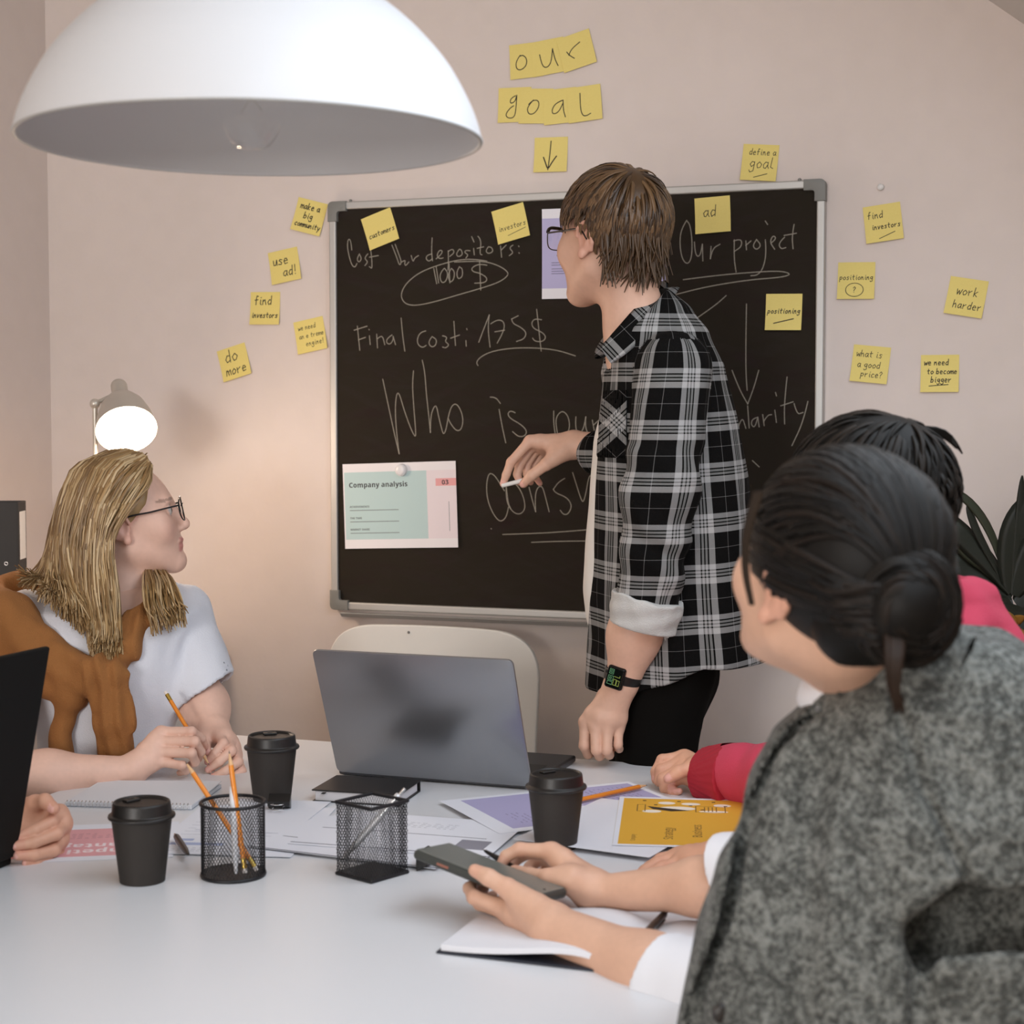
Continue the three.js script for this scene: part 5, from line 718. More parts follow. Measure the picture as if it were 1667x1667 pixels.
// ---------------------------------------------------------------- the standing man
const PER = 0.0885;
const plaid = canvas(256, 256, (g, w) => {
  g.fillStyle = 'rgb(15,14,13)'; g.fillRect(0, 0, w, w);
  const band = (x0, x1, a) => { g.fillStyle = `rgba(226,224,222,${a})`; g.fillRect(x0, 0, x1 - x0, w); g.fillRect(0, x0, w, x1 - x0); };
  band(78, 104, 0.58); band(111, 122, 0.52); band(128, 139, 0.52); band(146, 176, 0.6); band(252, 255, 0.42);
  for (let i = 0; i < 256; i += 2) { g.fillStyle = 'rgba(10,10,10,0.12)'; g.fillRect(0, i, w, 1); g.fillRect(i, 0, 1, w); }
});
{
  const tone = rgb(222, 178, 154), fig = figure('person standing at the chalkboard in a black and white plaid shirt and glasses, holding chalk', K(1075, 1240, 3.08));
  const H = head({ ear: [953, 393, 2.99], side: 1, yaw: -137 * PI / 180, pitch: 0.02, s: 1.0, neck: [1040, 545, 3.05], rn: 0.052, tone, brow: rgb(70, 48, 32) });
  const lh = { elbow: [1045, 985, 2.92], wrist: [1014, 1108, 2.93], re: 0.044, rw: 0.03, s: 1.0,
    f: [[[953, 1175, 2.95], [951, 1214, 2.94], [957, 1228, 2.965], [966, 1226, 2.985]], [[970, 1181, 2.935], [971, 1221, 2.925], [976, 1231, 2.95], [980, 1224, 2.975]], [[989, 1184, 2.93], [988, 1221, 2.92], [992, 1229, 2.945], [995, 1221, 2.97]], [[1007, 1184, 2.94], [1006, 1212, 2.93], [1008, 1219, 2.955], [1006, 1212, 2.975]]],
    th: [[988, 1135, 2.975], [972, 1160, 3.0], [965, 1190, 3.01], [968, 1212, 3.0]] };
  const rh = { elbow: [1060, 745, 3.22], wrist: [940, 723, 3.3], re: 0.036, rw: 0.0255, s: 0.98, h: 0.0025, nail: [-0.4, 0.1, 0.9],
    f: [[[863, 718, 3.3], [832, 752, 3.29], [824, 773, 3.29], [819, 788, 3.29]], [[868, 722, 3.32], [846, 757, 3.32], [842, 772, 3.315], [846, 785, 3.31]], [[875, 727, 3.335], [857, 757, 3.335], [858, 772, 3.33], [864, 785, 3.32]], [[884, 733, 3.35], [868, 760, 3.35], [871, 776, 3.345], [879, 787, 3.34]]],
    th: [[914, 737, 3.285], [889, 756, 3.27], [865, 774, 3.27], [852, 788, 3.28]] };
  const core = union([[cap(K(1062, 590, 3.06), K(1095, 1060, 3.08), 0.065, 0.09), 0], [cap(K(1080, 620, 2.95), K(1045, 985, 2.92), 0.045, 0.044), 0.04], [cap(K(1060, 600, 3.15), K(1060, 745, 3.22), 0.042, 0.036), 0.04]]);
  fig.add('body', bodyGeo([H.geo(), handGeo(lh, tone), handGeo(rh, tone), nets(core, bounds([K(960, 480, 3.05), K(1200, 1100, 3.05)], 0.18), 0.01, skinColor(tone))]), skinMat);
  glasses(fig, H, { frame: mat(rgb(34, 24, 20), 0.3), lensR: [0.026, 0.02], browline: true, fz: 0.109, y: 0.006, tz: 0.0011 });
  // shirt
  const S0 = K(1098, 600, 2.93), S1 = K(1075, 800, 2.89), S2 = K(1052, 1000, 2.9);
  const torso = stack(rowsPx([[470, 1000, 1090, 3.08, 0.06], [505, 988, 1128, 3.07, 0.09], [545, 984, 1155, 3.06, 0.12], [600, 984, 1180, 3.06, 0.138], [700, 976, 1203, 3.06, 0.142], [800, 969, 1218, 3.06, 0.14], [900, 962, 1231, 3.06, 0.14], [1000, 957, 1244, 3.06, 0.142], [1080, 954, 1252, 3.06, 0.145], [1150, 952, 1257, 3.06, 0.148]]), 2.2);
  const slv = union([[cap(S0, S1, 0.066, 0.064), 0], [cap(S1, S2, 0.064, 0.054), 0.02]]), far = union([[cap(K(1040, 610, 3.16), K(1040, 745, 3.25), 0.07, 0.06), 0], [cap(K(1040, 745, 3.25), K(978, 738, 3.27), 0.055, 0.046), 0.02]]), neckCut = union([[cap(K(1010, 400, 3.05), K(1034, 530, 3.05), 0.05, 0.056), 0], [cap(K(1034, 530, 3.05), K(985, 590, 3.03), 0.05, 0.02), 0.02]]);
  const hemY = (x, z) => { const px = x / -z * F + CEN; return K(1000, px < 1000 ? 1122 : px < 1085 ? lerp(1122, 1098, (px - 1000) / 85) : px < 1150 ? lerp(1098, 1072, (px - 1085) / 65) : 1074, 3.05).y; };
  const inT = stack(rowsPx([[470, 1008, 1082, 3.08, 0.052], [600, 992, 1172, 3.06, 0.13], [1150, 960, 1249, 3.06, 0.14]]), 2.2);
  const cA = K(1088, 468, 3.05), cB = K(982, 584, 3.05), cd = cB.clone().sub(cA).normalize(), cn = new V3(cd.y, -cd.x, 0);
  const shirtF = (x, y, z) => {
    let d = torso(x, y, z); const px = x / -z * F + CEN; d += 0.007 * Math.sin(px * 0.075 + 2.2 * nz(x * 5, y * 3, z * 5) + y * 4) * sstep(1.25, 0.95, y) + foldN(x, y, z, 11, 0.006);
    let s = slv(x, y, z) + foldN(x, y, z, 20, 0.004) + 0.0035 * Math.sin(y * 75 + x * 40 + 4 * nz(x * 8, y * 8, z * 8)) * sstep(0.9, 0.75, Math.abs(y - 1.06) * 3.2);
    s = smax(s, S2.y - y - 0.005, 0.004); d = smin(d, smin(s, far(x, y, z) + foldN(x, y, z, 18, 0.004), 0.01), 0.012); d = smax(d, -neckCut(x, y, z), 0.006); if (x < cA.x + 0.03) d = smax(d, (x - cA.x) * cn.x + (y - cA.y) * cn.y, 0.004); d = smax(d, hemY(x, z) - y, 0.004); return smax(d, -Math.max(inT(x, y, z) + 0.012, y - 1.0), 0.004);
  };
  const tor = rowsPx([[600, 984, 1180, 3.06, 0.14], [1100, 954, 1254, 3.06, 0.145]]), mT = p => { const t = clamp((tor[0].y - p.y) / (tor[0].y - tor[1].y), 0, 1), cx = lerp(tor[0].x, tor[1].x, t); return [Math.atan2(p.x - cx, p.z + 3.06) * 0.142 / PER, (p.y + 0.02 * Math.sin(p.x * 6)) / PER]; }; mT.wrap = 2 * PI * 0.142 / PER;
  const mS = p => { const t = clamp((S0.y - p.y) / (S0.y - S2.y), 0, 1), c = S0.clone().lerp(S2, t); return [Math.atan2(p.x - c.x, p.z - c.z) * 0.066 / PER + 0.2, p.y / PER + 0.35]; }; mS.wrap = 2 * PI * 0.066 / PER;
  const mF = p => [p.y / PER, (p.x + p.z) / PER], shirtMat = mat(0xffffff, 0.92, { specularIntensity: 0.2, map: plaid, bumpMap: knit, bumpScale: 0.0005 });
  const isS = c => slv(c.x, c.y, c.z) < torso(c.x, c.y, c.z) - 0.001 && c.y < S0.y + 0.05 && slv(c.x, c.y, c.z) < 0.02, isF = c => far(c.x, c.y, c.z) < torso(c.x, c.y, c.z) && c.z < -3.1 && c.x < K(985, 700, 3.2).x;
  fig.add('plaid_shirt', faceUV(nets(shirtF, bounds([K(955, 465, 3.06), K(1250, 1130, 3.06), K(1060, 800, 2.88), K(1000, 740, 3.27)], 0.15), 0.0052), c => isS(c) ? mS : isF(c) ? mF : mT), shirtMat, fig.o, 'black and white plaid shirt');
  // collar
  const col = [], rib = (P, w) => col.push(sweep(P.map(kp), t => w * (0.85 + 0.25 * Math.sin(PI * t)), () => 0.003, 20, 8, Object.assign(new V3(-0.3, 0.35, 1), { dir: true })));
  rib([[1090, 470, 3.11], [1080, 476, 3.05], [1052, 512, 2.975], [1012, 556, 2.955], [986, 578, 2.965]], 0.0235); rib([[1086, 466, 3.1], [1060, 480, 3.13], [1015, 530, 3.12], [984, 568, 3.05], [980, 580, 3.0]], 0.016);
  fig.add('collar', faceUV(mergeGeometries(col), () => p => [(p.x * 0.75 + p.y * 0.66) / PER, (p.x * 0.66 - p.y * 0.75) / PER + 0.4]), shirtMat);
  // chest pocket cut on the bias
  { const pk = nets((x, y, z) => { const q = new V3(x, y, z).sub(K(992, 690, 2.985)); return Math.max(Math.abs(shirtF(x, y, z) - 0.0015) - 0.0018, Math.abs(q.x) - 0.03, Math.abs(q.y) - 0.06, -q.z - 0.09); }, bounds([K(960, 620, 2.98), K(1025, 760, 2.98)], 0.05), 0.0035); fig.add('pocket', faceUV(pk, () => p => [(p.x - p.y) * 0.72 / PER, (p.x + p.y) * 0.72 / PER]), shirtMat); }
  // turned-up cuff showing the pale inside of the cloth
  { const a = K(1056, 975, 2.9), b = K(1043, 1030, 2.905), o1 = cap(a, b, 0.064, 0.058), i1 = cap(K(1060, 950, 2.9), K(1038, 1060, 2.905), 0.05, 0.045), up = b.clone().sub(a).normalize(), cf = (x, y, z) => { const h = (x - a.x) * up.x + (y - a.y) * up.y + (z - a.z) * up.z; return smax(smax(o1(x, y, z) + foldN(x, y, z, 24, 0.0035) + 0.0012 * Math.sin(h * 200 + x * 70), -i1(x, y, z), 0.003), Math.max(-h - 0.004 - 0.008 * nz(x * 30, 1, z * 30), h - 0.052), 0.004); };
    fig.add('turned_up_cuff', boxUV(nets(cf, bounds([a, b], 0.085), 0.0036), 8), mat(rgb(196, 194, 190), 0.9, { bumpMap: knit, bumpScale: 0.001 }), fig.o, 'pale grey turned-up cuff'); }
  // white undershirt
  { const u = stack(rowsPx([[600, 1000, 1100, 3.08, 0.08], [720, 966, 1150, 3.09, 0.1], [800, 960, 1170, 3.09, 0.11], [900, 952, 1180, 3.09, 0.115], [960, 949, 1185, 3.09, 0.118], [1000, 953, 1185, 3.09, 0.118], [1060, 970, 1185, 3.09, 0.115]]), 2.2); fig.add('undershirt', nets(u, bounds([K(960, 600, 3.09), K(1190, 1060, 3.09)], 0.13), 0.009), mat(rgb(228, 224, 218), 0.85)); }
  // trousers, shoes
  { const L = []; for (const [px, z] of [[1070, 3.03], [1058, 3.2]]) { const a = K(px, 1090, z), kn = new V3(a.x - 0.005, 0.47, a.z), an = new V3(a.x + 0.01, 0.09, a.z); L.push([cap(a, kn, 0.086, 0.06), 0.03], [cap(kn, an, 0.06, 0.05), 0.02]); } const pf = union(L), hipE = K(1075, 1080, 3.1), hp = ell([hipE.x, hipE.y, hipE.z], 0.105, 0.13, 0.15), tf = (x, y, z) => smin(pf(x, y, z), hp(x, y, z), 0.05) + foldN(x, y, z, 14, 0.007);
    fig.add('trousers', nets(tf, bounds([new V3(hipE.x, 0.06, hipE.z - 0.2), new V3(hipE.x, 1.05, hipE.z + 0.2)], 0.13), 0.009), mat(rgb(15, 13, 11), 0.95, { specularIntensity: 0.2 }), fig.o, 'black trousers');
    const sf = []; for (const [px, z] of [[1070, 3.03], [1058, 3.2]]) { const a = K(px, 1090, z); sf.push([cap(new V3(a.x + 0.04, 0.05, a.z + 0.02), new V3(a.x - 0.14, 0.04, a.z - 0.08), 0.045, 0.038), 0]); } const s2 = union(sf); fig.add('shoes', nets((x, y, z) => smax(s2(x, y, z), -y, 0.01), bounds([new V3(hipE.x - 0.25, 0, hipE.z - 0.3), new V3(hipE.x + 0.15, 0.1, hipE.z + 0.25)], 0.06), 0.01), mat(rgb(40, 36, 34), 0.6)); }
  // hair
  const brown = rgb(76, 54, 32), keep = (a, b, c) => Math.max(-(b + 0.085 - 1.3 * Math.max(c + 0.055, 0) + 0.5 * Math.max(c - 0.03, 0)), c - 0.072 + 0.2 * Math.max(0.08 - b, 0), (c > 0.005 ? 1 : -1) * 0.02 - Math.abs(b) * (c > 0.005 ? 1 : 0) * 9 - 0.001 + (c > 0.005 && b < 0.0 ? 0.02 : -0.02));
  const keepM = (a, b, c) => Math.max(-(b + 0.088 - 1.25 * Math.max(c + 0.06, 0)), c - 0.075 + 0.35 * Math.max(0.085 - b, 0), Math.min(c + 0.032, 0.034 - b)), hl = [colored2(scalp(H, keepM, 1.02, rgb(76, 54, 32)))];
  hl.push(...shortHair(H, keepM, [0.01, 0.125, -0.075], 1500, p => p[2] > -0.055 && p[1] < 0.085 ? 0.03 : p[1] > 0.06 ? 0.075 : 0.05, [brown, rgb(96, 70, 44), rgb(60, 42, 26), rgb(110, 82, 54)], 1.09));
  for (let i = 0; i < 260; i++) { const t = rnd(), y = rr(-0.04, 0.05), a0 = lerp(0.42, PI * 0.9, t), p = shell([SH.c[0] + 0.084 * Math.cos(a0), y, SH.c[2] - 0.09 * Math.sin(a0)], 1.05), q = [p[0] * 0.98, p[1] - 0.032, p[2] * 0.97], r2 = [p[0] * rr(0.92, 1.06), p[1] - rr(0.045, 0.075), p[2] * rr(0.9, 1.03) + rr(-0.01, 0.02)]; hl.push(colored(sweep([p, q, r2].map(H.toK), s => 0.0044 * (1 - s * 0.8), s => 0.0024 * (1 - s * 0.7), 8, 5, H.c), vary(brown, rr(-0.2, 0.25)))); }
  fig.add('hair', mergeGeometries(hl), hairMat(0.4), fig.o, 'short brown hair');
  // watch
  { const w = new THREE.Group(); w.name = 'smartwatch'; fig.o.add(w); const c = K(1014, 1100, 2.93), ax = K(1014, 1108, 2.93).sub(K(1045, 985, 2.92)).normalize(), n = new V3(-0.46, -0.05, 0.88); n.addScaledVector(ax, -n.dot(ax)).normalize(); const b = n.clone().cross(ax), B = new THREE.Matrix4().makeBasis(b, ax.clone().negate(), n).setPosition(c), blk = mat(rgb(20, 18, 18), 0.4);
    const strap = []; for (let i = 0; i < 32; i++) { const t = i / 32 * 2 * PI; strap.push(new V3(Math.sin(t) * 0.0325, 0, Math.cos(t) * 0.0315)); } const sg = tube(strap, 0.0016, 64, 10, true); sg.scale(1, 6.8, 1); fig.add('strap', sg.applyMatrix4(B), blk, w);
    fig.add('case', rbox(0.034, 0.04, 0.011, 0.005, 4).translate(0, 0, 0.034).applyMatrix4(B), mat(rgb(26, 25, 25), 0.25, { metalness: 0.5 }), w);
    fig.add('display', new THREE.BoxGeometry(0.027, 0.033, 0.0006).translate(0, 0, 0.0397).applyMatrix4(B), mat(0xffffff, 0.15, { map: canvas(128, 156, (g, W, Hh) => { g.fillStyle = 'rgb(10,14,12)'; g.fillRect(0, 0, W, Hh); g.strokeStyle = 'rgb(104,156,114)'; g.lineWidth = 5; g.strokeRect(14, 10, 36, 40); g.strokeRect(24, 20, 16, 18); g.strokeStyle = 'rgb(152,166,84)'; g.beginPath(); g.moveTo(62, 66); g.lineTo(112, 66); g.lineTo(112, 48); g.stroke(); g.strokeStyle = 'rgb(104,156,114)'; g.strokeRect(12, 66, 44, 38); g.strokeRect(24, 78, 16, 14); g.strokeStyle = 'rgb(152,166,84)'; g.strokeRect(64, 88, 24, 48); g.strokeRect(94, 92, 22, 44); g.strokeStyle = 'rgb(104,156,114)'; g.strokeRect(12, 114, 42, 24); }) }), w, 'dark display with green digits'); fig.add('crown', new THREE.CylinderGeometry(0.003, 0.003, 0.003, 12).rotateZ(PI / 2).translate(-0.018, 0.006, 0.034).applyMatrix4(B), blk, w); }
  { const a = K(816, 791, 3.285), b = K(852, 782, 3.285), o = thing('chalk_stick', 'short stick of white chalk between the standing man fingertips', 'chalk', toWorld(a)); const L = aim(o, a, b); part('stick', lathe([[0.0001, 0], [0.0034, 0.0006], [0.004, 0.002], [0.0045, L], [0.0038, L + 0.0008], [0.0001, L + 0.001]], 16), mat(rgb(236, 232, 226), 0.9), o); }
}
// ---------------------------------------------------------------- the woman in the grey blazer
{
  const tone = rgb(214, 170, 144), fig = figure('person with a low black bun in a grey tweed blazer, holding a phone', K(1420, 1400, 1.52));
  const H = head({ ear: [1264, 972, 1.475], side: 1, yaw: -150 * PI / 180, pitch: 0.34, s: 0.93, neck: [1420, 1135, 1.64], rn: 0.043, tone });
  const lh = { elbow: [1170, 1640, 1.78], wrist: [905, 1512, 1.92], re: 0.042, rw: 0.0265, s: 0.95, h: 0.0025,
    f: [[[822, 1477, 1.985], [772, 1461, 2.0], [764, 1446, 2.025], [775, 1436, 2.045]], [[826, 1484, 2.0], [782, 1470, 2.03], [776, 1456, 2.055], [788, 1447, 2.07]], [[834, 1490, 2.015], [796, 1479, 2.05], [790, 1466, 2.07], [802, 1458, 2.085]], [[846, 1495, 2.02], [812, 1486, 2.06], [808, 1474, 2.08], [820, 1467, 2.09]]],
    th: [[868, 1478, 1.945], [826, 1446, 1.965], [795, 1428, 1.975], [773, 1417, 1.985]] };
  const rh = { elbow: [1265, 1436, 1.93], wrist: [972, 1454, 2.04], re: 0.031, rw: 0.0215, s: 0.95, h: 0.0025,
    f: [[[898, 1386, 2.09], [846, 1383, 2.1], [824, 1394, 2.1], [815, 1408, 2.095]], [[903, 1392, 2.105], [862, 1386, 2.125], [840, 1398, 2.13], [828, 1412, 2.12]], [[910, 1400, 2.12], [878, 1398, 2.15], [862, 1412, 2.15], [856, 1424, 2.135]], [[918, 1410, 2.13], [894, 1410, 2.16], [882, 1422, 2.16], [878, 1432, 2.145]]],
    th: [[930, 1432, 2.035], [893, 1430, 2.04], [862, 1426, 2.06], [838, 1418, 2.08]] };
  const core = union([[cap(K(1390, 1190, 1.62), K(1420, 1640, 1.62), 0.05, 0.06), 0], [cap(K(1370, 1250, 1.57), K(1170, 1640, 1.78), 0.042), 0.03], [cap(K(1560, 1250, 1.66), K(1265, 1436, 1.93), 0.034), 0.03]]);
  fig.add('body', bodyGeo([H.geo(), handGeo(lh, tone), handGeo(rh, tone), nets(core, bounds([K(1150, 1150, 1.5), K(1560, 1650, 1.6), K(1240, 1408, 1.95)], 0.1), 0.01, skinColor(tone))]), skinMat);
  // white shirt: collar and cuffs
  const wsh = mat(rgb(230, 230, 234), 0.8);
  { const a = K(1190, 1650, 1.765), b = K(1072, 1592, 1.83), ax = b.clone().sub(a).normalize(), oc = cap(a, b, 0.06, 0.055), ic = cap(a, b.clone().addScaledVector(ax, 0.1), 0.05, 0.043); const f1 = (x, y, z) => { const h = (x - b.x) * ax.x + (y - b.y) * ax.y + (z - b.z) * ax.z; return smax(smax(oc(x, y, z) + foldN(x, y, z, 18, 0.0035), -ic(x, y, z), 0.003), h, 0.003); }; fig.add('shirt_cuff', nets(f1, bounds([a, b], 0.075), 0.0045), wsh, fig.o, 'white shirt cuff');
    const a2 = K(1290, 1425, 1.91), b2 = K(1186, 1424, 1.96), ax2 = b2.clone().sub(a2).normalize(), oc2 = cap(a2, b2, 0.052, 0.05), ic2 = cap(a2, b2.clone().addScaledVector(ax2, 0.1), 0.04, 0.038); fig.add('shirt_cuff', nets((x, y, z) => { const h = (x - b2.x) * ax2.x + (y - b2.y) * ax2.y + (z - b2.z) * ax2.z; return smax(smax(oc2(x, y, z), -ic2(x, y, z), 0.003), h - 0.3 * (y - b2.y), 0.003); }, bounds([a2, b2], 0.07), 0.0035), wsh, fig.o, 'white shirt cuff');
    const oc3 = stack(rowsPx([[1026, 1392, 1520, 1.59, 0.055], [1085, 1336, 1520, 1.585, 0.06], [1120, 1304, 1520, 1.58, 0.06], [1160, 1290, 1520, 1.58, 0.06]])), zz = 0; fig.add('shirt_collar', nets(oc3, bounds([K(1310, 1040, 1.58), K(1510, 1150, 1.58)], 0.12), 0.005), wsh, fig.o, 'white shirt collar'); }
  // tweed blazer
  const ta = tileNoise(110, 31), tb = tileNoise(46, 17), tc = tileNoise(9, 4), td = tileNoise(170, 77);
  const tweedMap = dataTex(512, (u, v) => { const n = ta(u, v) * 0.45 + tb(u, v) * 0.4 + td(u, v) * 0.3 + tc(u, v) * 0.2, k = sstep(0.3, 1.02, n); return [lerp(54, 128, k), lerp(55, 129, k), lerp(52, 124, k)]; }, true), tweedBump = dataTex(256, (u, v) => 255 * (0.6 * tb(u, v) + 0.4 * ta(u, v)));
  const tweed = mat(0xffffff, 0.95, { map: tweedMap, bumpMap: tweedBump, bumpScale: 0.0025, sheen: 0.3, sheenRoughness: 0.7, sheenColor: rgb(150, 150, 150) });
  const bt = stack(rowsPx([[1032, 1402, 1650, 1.58, 0.11], [1085, 1362, 1730, 1.57, 0.122], [1130, 1322, 1790, 1.565, 0.132], [1200, 1262, 1850, 1.56, 0.14], [1300, 1212, 1880, 1.55, 0.155], [1400, 1186, 1880, 1.55, 0.165], [1520, 1144, 1860, 1.545, 0.17], [1620, 1118, 1840, 1.54, 0.175], [1720, 1105, 1830, 1.54, 0.178], [1900, 1100, 1800, 1.56, 0.18]]), 2.3);
  const arm = union([[cap(K(1382, 1235, 1.52), K(1294, 1430, 1.51), 0.048, 0.053), 0], [cap(K(1282, 1430, 1.51), K(1210, 1660, 1.55), 0.055, 0.055), 0.02]]);
  const b0 = (x, y, z) => smin(bt(x, y, z), arm(x, y, z), 0.03), b1 = (x, y, z) => b0(x, y, z) + foldN(x, y, z, 9, 0.008), surf = (q, dz = 0) => K(q[0], q[1], hitZ(b1, q[0], q[1]) + dz);
  const grooveP = [0, 0.012, 0.024, 0.036].map(dz => [[1334, 1154], [1297, 1184], [1260, 1234], [1228, 1304], [1209, 1370], [1194, 1450], [1177, 1525], [1152, 1588], [1132, 1642], [1124, 1690]].map(q => surf(q, dz))), gro = union(grooveP.flatMap(G => G.slice(1).map((p, i) => [cap(G[i], p, 0.0056 + 0.0004 * i, 0.006 + 0.0004 * i), 0])));
  const valP = [[1322, 1250], [1309, 1330], [1303, 1430], [1297, 1540], [1290, 1680]].map(q => surf(q, -0.004)), val = union(valP.slice(1).map((p, i) => [cap(valP[i], p, 0.014), 0]));
  const seam = [[1445, 1118], [1478, 1190], [1500, 1280], [1545, 1370], [1580, 1440]].map(q => surf(q)), sea = union(seam.slice(1).map((p, i) => [cap(seam[i], p, 0.004), 0]));
  const deep = (a, b, ra, rb) => cap(surf(a, 0.05), surf(b, 0.05), ra, rb);
  const dark = union([[deep([1515, 1530], [1570, 1510], 0.04, 0.046), 0], [deep([1570, 1510], [1780, 1506], 0.046, 0.048), 0.01], [cap(surf([1510, 1522], 0.006), surf([1570, 1496], 0.008), 0.02, 0.027), 0.01], [cap(surf([1570, 1496], 0.012), surf([1780, 1492], 0.012), 0.026, 0.03), 0.01], [cap(surf([1498, 1525], 0.006), surf([1500, 1720], 0.006), 0.011, 0.008), 0.012]]);
  const blF = (x, y, z) => { let d = smin(bt(x, y, z), arm(x, y, z), 0.03); d += foldN(x, y, z, 9, 0.008) + 0.004 * Math.sin(x * 60 + y * 14 + 3 * nz(x * 6, y * 6, z * 6)) * sstep(1.15, 0.95, y); d = smax(d, -gro(x, y, z), 0.003); d = smax(d, -(sea(x, y, z) + 0.001), 0.012); d = smax(d, -dark(x, y, z), 0.012); d = smax(d, -val(x, y, z), 0.025); return d; };
  fig.add('blazer', boxUV(nets(blF, bounds([K(1105, 1040, 1.54), K(1850, 1720, 1.54)], 0.17), 0.0048), 4.2), tweed, fig.o, 'grey tweed blazer');
  // collar of the blazer
  { const P = [[1362, 1128], [1388, 1098], [1420, 1072], [1460, 1060], [1515, 1058], [1575, 1068]].map(q => surf(q, -0.002)), g = sweep(P, t => 0.026 * (0.8 + 0.3 * Math.sin(PI * t)), () => 0.006, 24, 10, Object.assign(new V3(-0.1, 0.5, 1), { dir: true })); fig.add('blazer_collar', boxUV(g, 4.2), tweed); }
  fig.add('button', new THREE.SphereGeometry(0.0095, 20, 14).scale(1, 1, 0.45).translate(...surf([1176, 1650], -0.006).toArray()), mat(rgb(34, 28, 24), 0.4), fig.o, 'dark round button');
  // hair drawn back into a bun
  const blk = rgb(15, 12, 9), tones = [blk, rgb(20, 16, 12), rgb(13, 10, 8), rgb(27, 20, 15)], keep = (a, b, c) => Math.max(-(b + 0.075 - 1.0 * Math.max(c + 0.045, 0) + (a < 0 ? 0.0 : 0)), c - 0.07 + 0.3 * Math.max(0.08 - b, 0)), hl = [colored2(scalp(H, keep, 1.06, blk, 0.004))], bun = K(1472, 985, 1.42);
  hl.push(colored(nets(union([[cap(K(1345, 930, 1.475), K(1400, 1010, 1.455), 0.03, 0.036), 0], [cap(K(1400, 1010, 1.455), bun, 0.04, 0.036), 0.02], [cap(K(1420, 900, 1.46), bun, 0.04), 0.02]]), bounds([K(1345, 930, 1.475), bun], 0.06), 0.005), blk));
  const bl = H.loc(bun.x, bun.y, bun.z);
  for (let i = 0; i < 620; i++) {
    const a0 = rr(-PI * 0.62, PI * 0.62), up = rnd(), y = lerp(-0.005, 0.125, Math.pow(up, 0.8)), st = shell([Math.sin(a0) * 0.08 * (a0 < 0 ? -1 : 1) * Math.sign(a0 || 1), y, Math.cos(a0) * 0.085], 1.07); if (keep(...shell(st, 1)) > 0.004) continue;
    const q = []; for (let k = 0; k <= 5; k++) { const t = k / 5, p = [lerp(st[0], bl[0], t), lerp(st[1], bl[1], t) + 0.03 * Math.sin(PI * t) * (y > 0.05 ? 1 : 0.2), lerp(st[2], bl[2], t)]; q.push(H.toK(k < 5 ? shell(p, 1.08 + 0.03 * nz(i * 0.37, k * 0.3, 2)) : lerp3(shell(p, 1.08), bl, 0.5))); }
    const w = rr(0.0025, 0.006); hl.push(colored(sweep(q, t => w * (1 - 0.4 * t), () => 0.0016, 14, 5, H.c), vary(tones[Math.floor(rnd() * 4)], rr(-0.15, 0.3))));
  }
  hl.push(colored(nets(union([[ell([bun.x, bun.y, bun.z], 0.04, 0.05, 0.036), 0], [cap(bun, bun.clone().add(new V3(-0.04, 0.0, -0.03)), 0.036), 0.02]]), bounds([bun], 0.09), 0.004), blk));
  for (let i = 0; i < 230; i++) { const t0 = rr(0, 2 * PI), q = [], ph = rr(0.2, 1.7) * (i % 4 ? 1 : 0.3) + 0.05; for (let k = 0; k <= 6; k++) { const t = t0 + k * 0.42, p2 = ph + 0.06 * k - 0.15, rad = 1.02 + 0.03 * Math.sin(i + k); q.push(new V3(bun.x + 0.041 * Math.cos(t) * Math.sin(p2) * rad + 0.006 * Math.sin(i), bun.y + 0.051 * Math.sin(t) * Math.sin(p2) * rad, bun.z + 0.037 * Math.cos(p2) * rad)); } const w = rr(0.0025, 0.005); hl.push(colored(sweep(q, t => w * Math.sin(PI * (0.1 + 0.85 * t)), () => 0.002, 14, 5, bun), vary(tones[Math.floor(rnd() * 4)], rr(-0.1, 0.35)))); }
  for (let i = 0; i < 170; i++) { const t = rnd(), u = rnd(), s = [lerp(1285, 1352, t) + u * 30, lerp(915, 1040, t) - u * 40], q = [K(s[0], s[1], 1.455), K(lerp(s[0], 1420, 0.45), lerp(s[1], 1010, 0.4) + 10, 1.418 - 0.012 * rnd()), K(1430 + rr(-10, 20), lerp(950, 1050, t), 1.402 - 0.01 * rnd()), K(1465, lerp(960, 1040, t), 1.4)]; hl.push(colored(sweep(q, k => 0.0035 * (1 - 0.4 * k), () => 0.0016, 12, 5), vary(tones[Math.floor(rnd() * 4)], rr(-0.1, 0.3)))); }
  for (let i = 0; i < 26; i++) { const x = rr(-16, 12); hl.push(colored(sweep([[1458 + x, 1030, 1.39], [1456 + x * 0.9, 1075, 1.375], [1455 + x * 0.7, 1115, 1.375], [1462 + x * 0.4 + rr(-6, 8), 1150 + rr(-16, 12), 1.38]].map(kp), t => 0.004 * (1 - 0.8 * t), () => 0.0016, 14, 5), vary(rgb(40, 28, 20), rr(-0.2, 0.3)))); }
  for (let i = 0; i < 14; i++) { const x = rr(-4, 4); hl.push(colored(sweep([[1235 + x, 800, 1.44], [1216 + x, 870, 1.45], [1214 + x, 930, 1.46], [1224 + x, 985, 1.465]].map(kp), t => 0.003 * (1 - 0.8 * t), () => 0.0012, 12, 5), vary(rgb(44, 34, 26), rr(-0.2, 0.3)))); }
  fig.add('hair', mergeGeometries(hl), hairMat(0.5, { specularIntensity: 0.35, sheen: 0 }), fig.o, 'black hair gathered in a low bun');
  const hip = K(1460, 1600, 1.52); seatedLegs(fig, hip, WX.clone().negate(), mat(rgb(40, 40, 44), 0.85), mat(rgb(30, 28, 28), 0.5)); stool(hip, 'stool under the woman in the grey blazer');
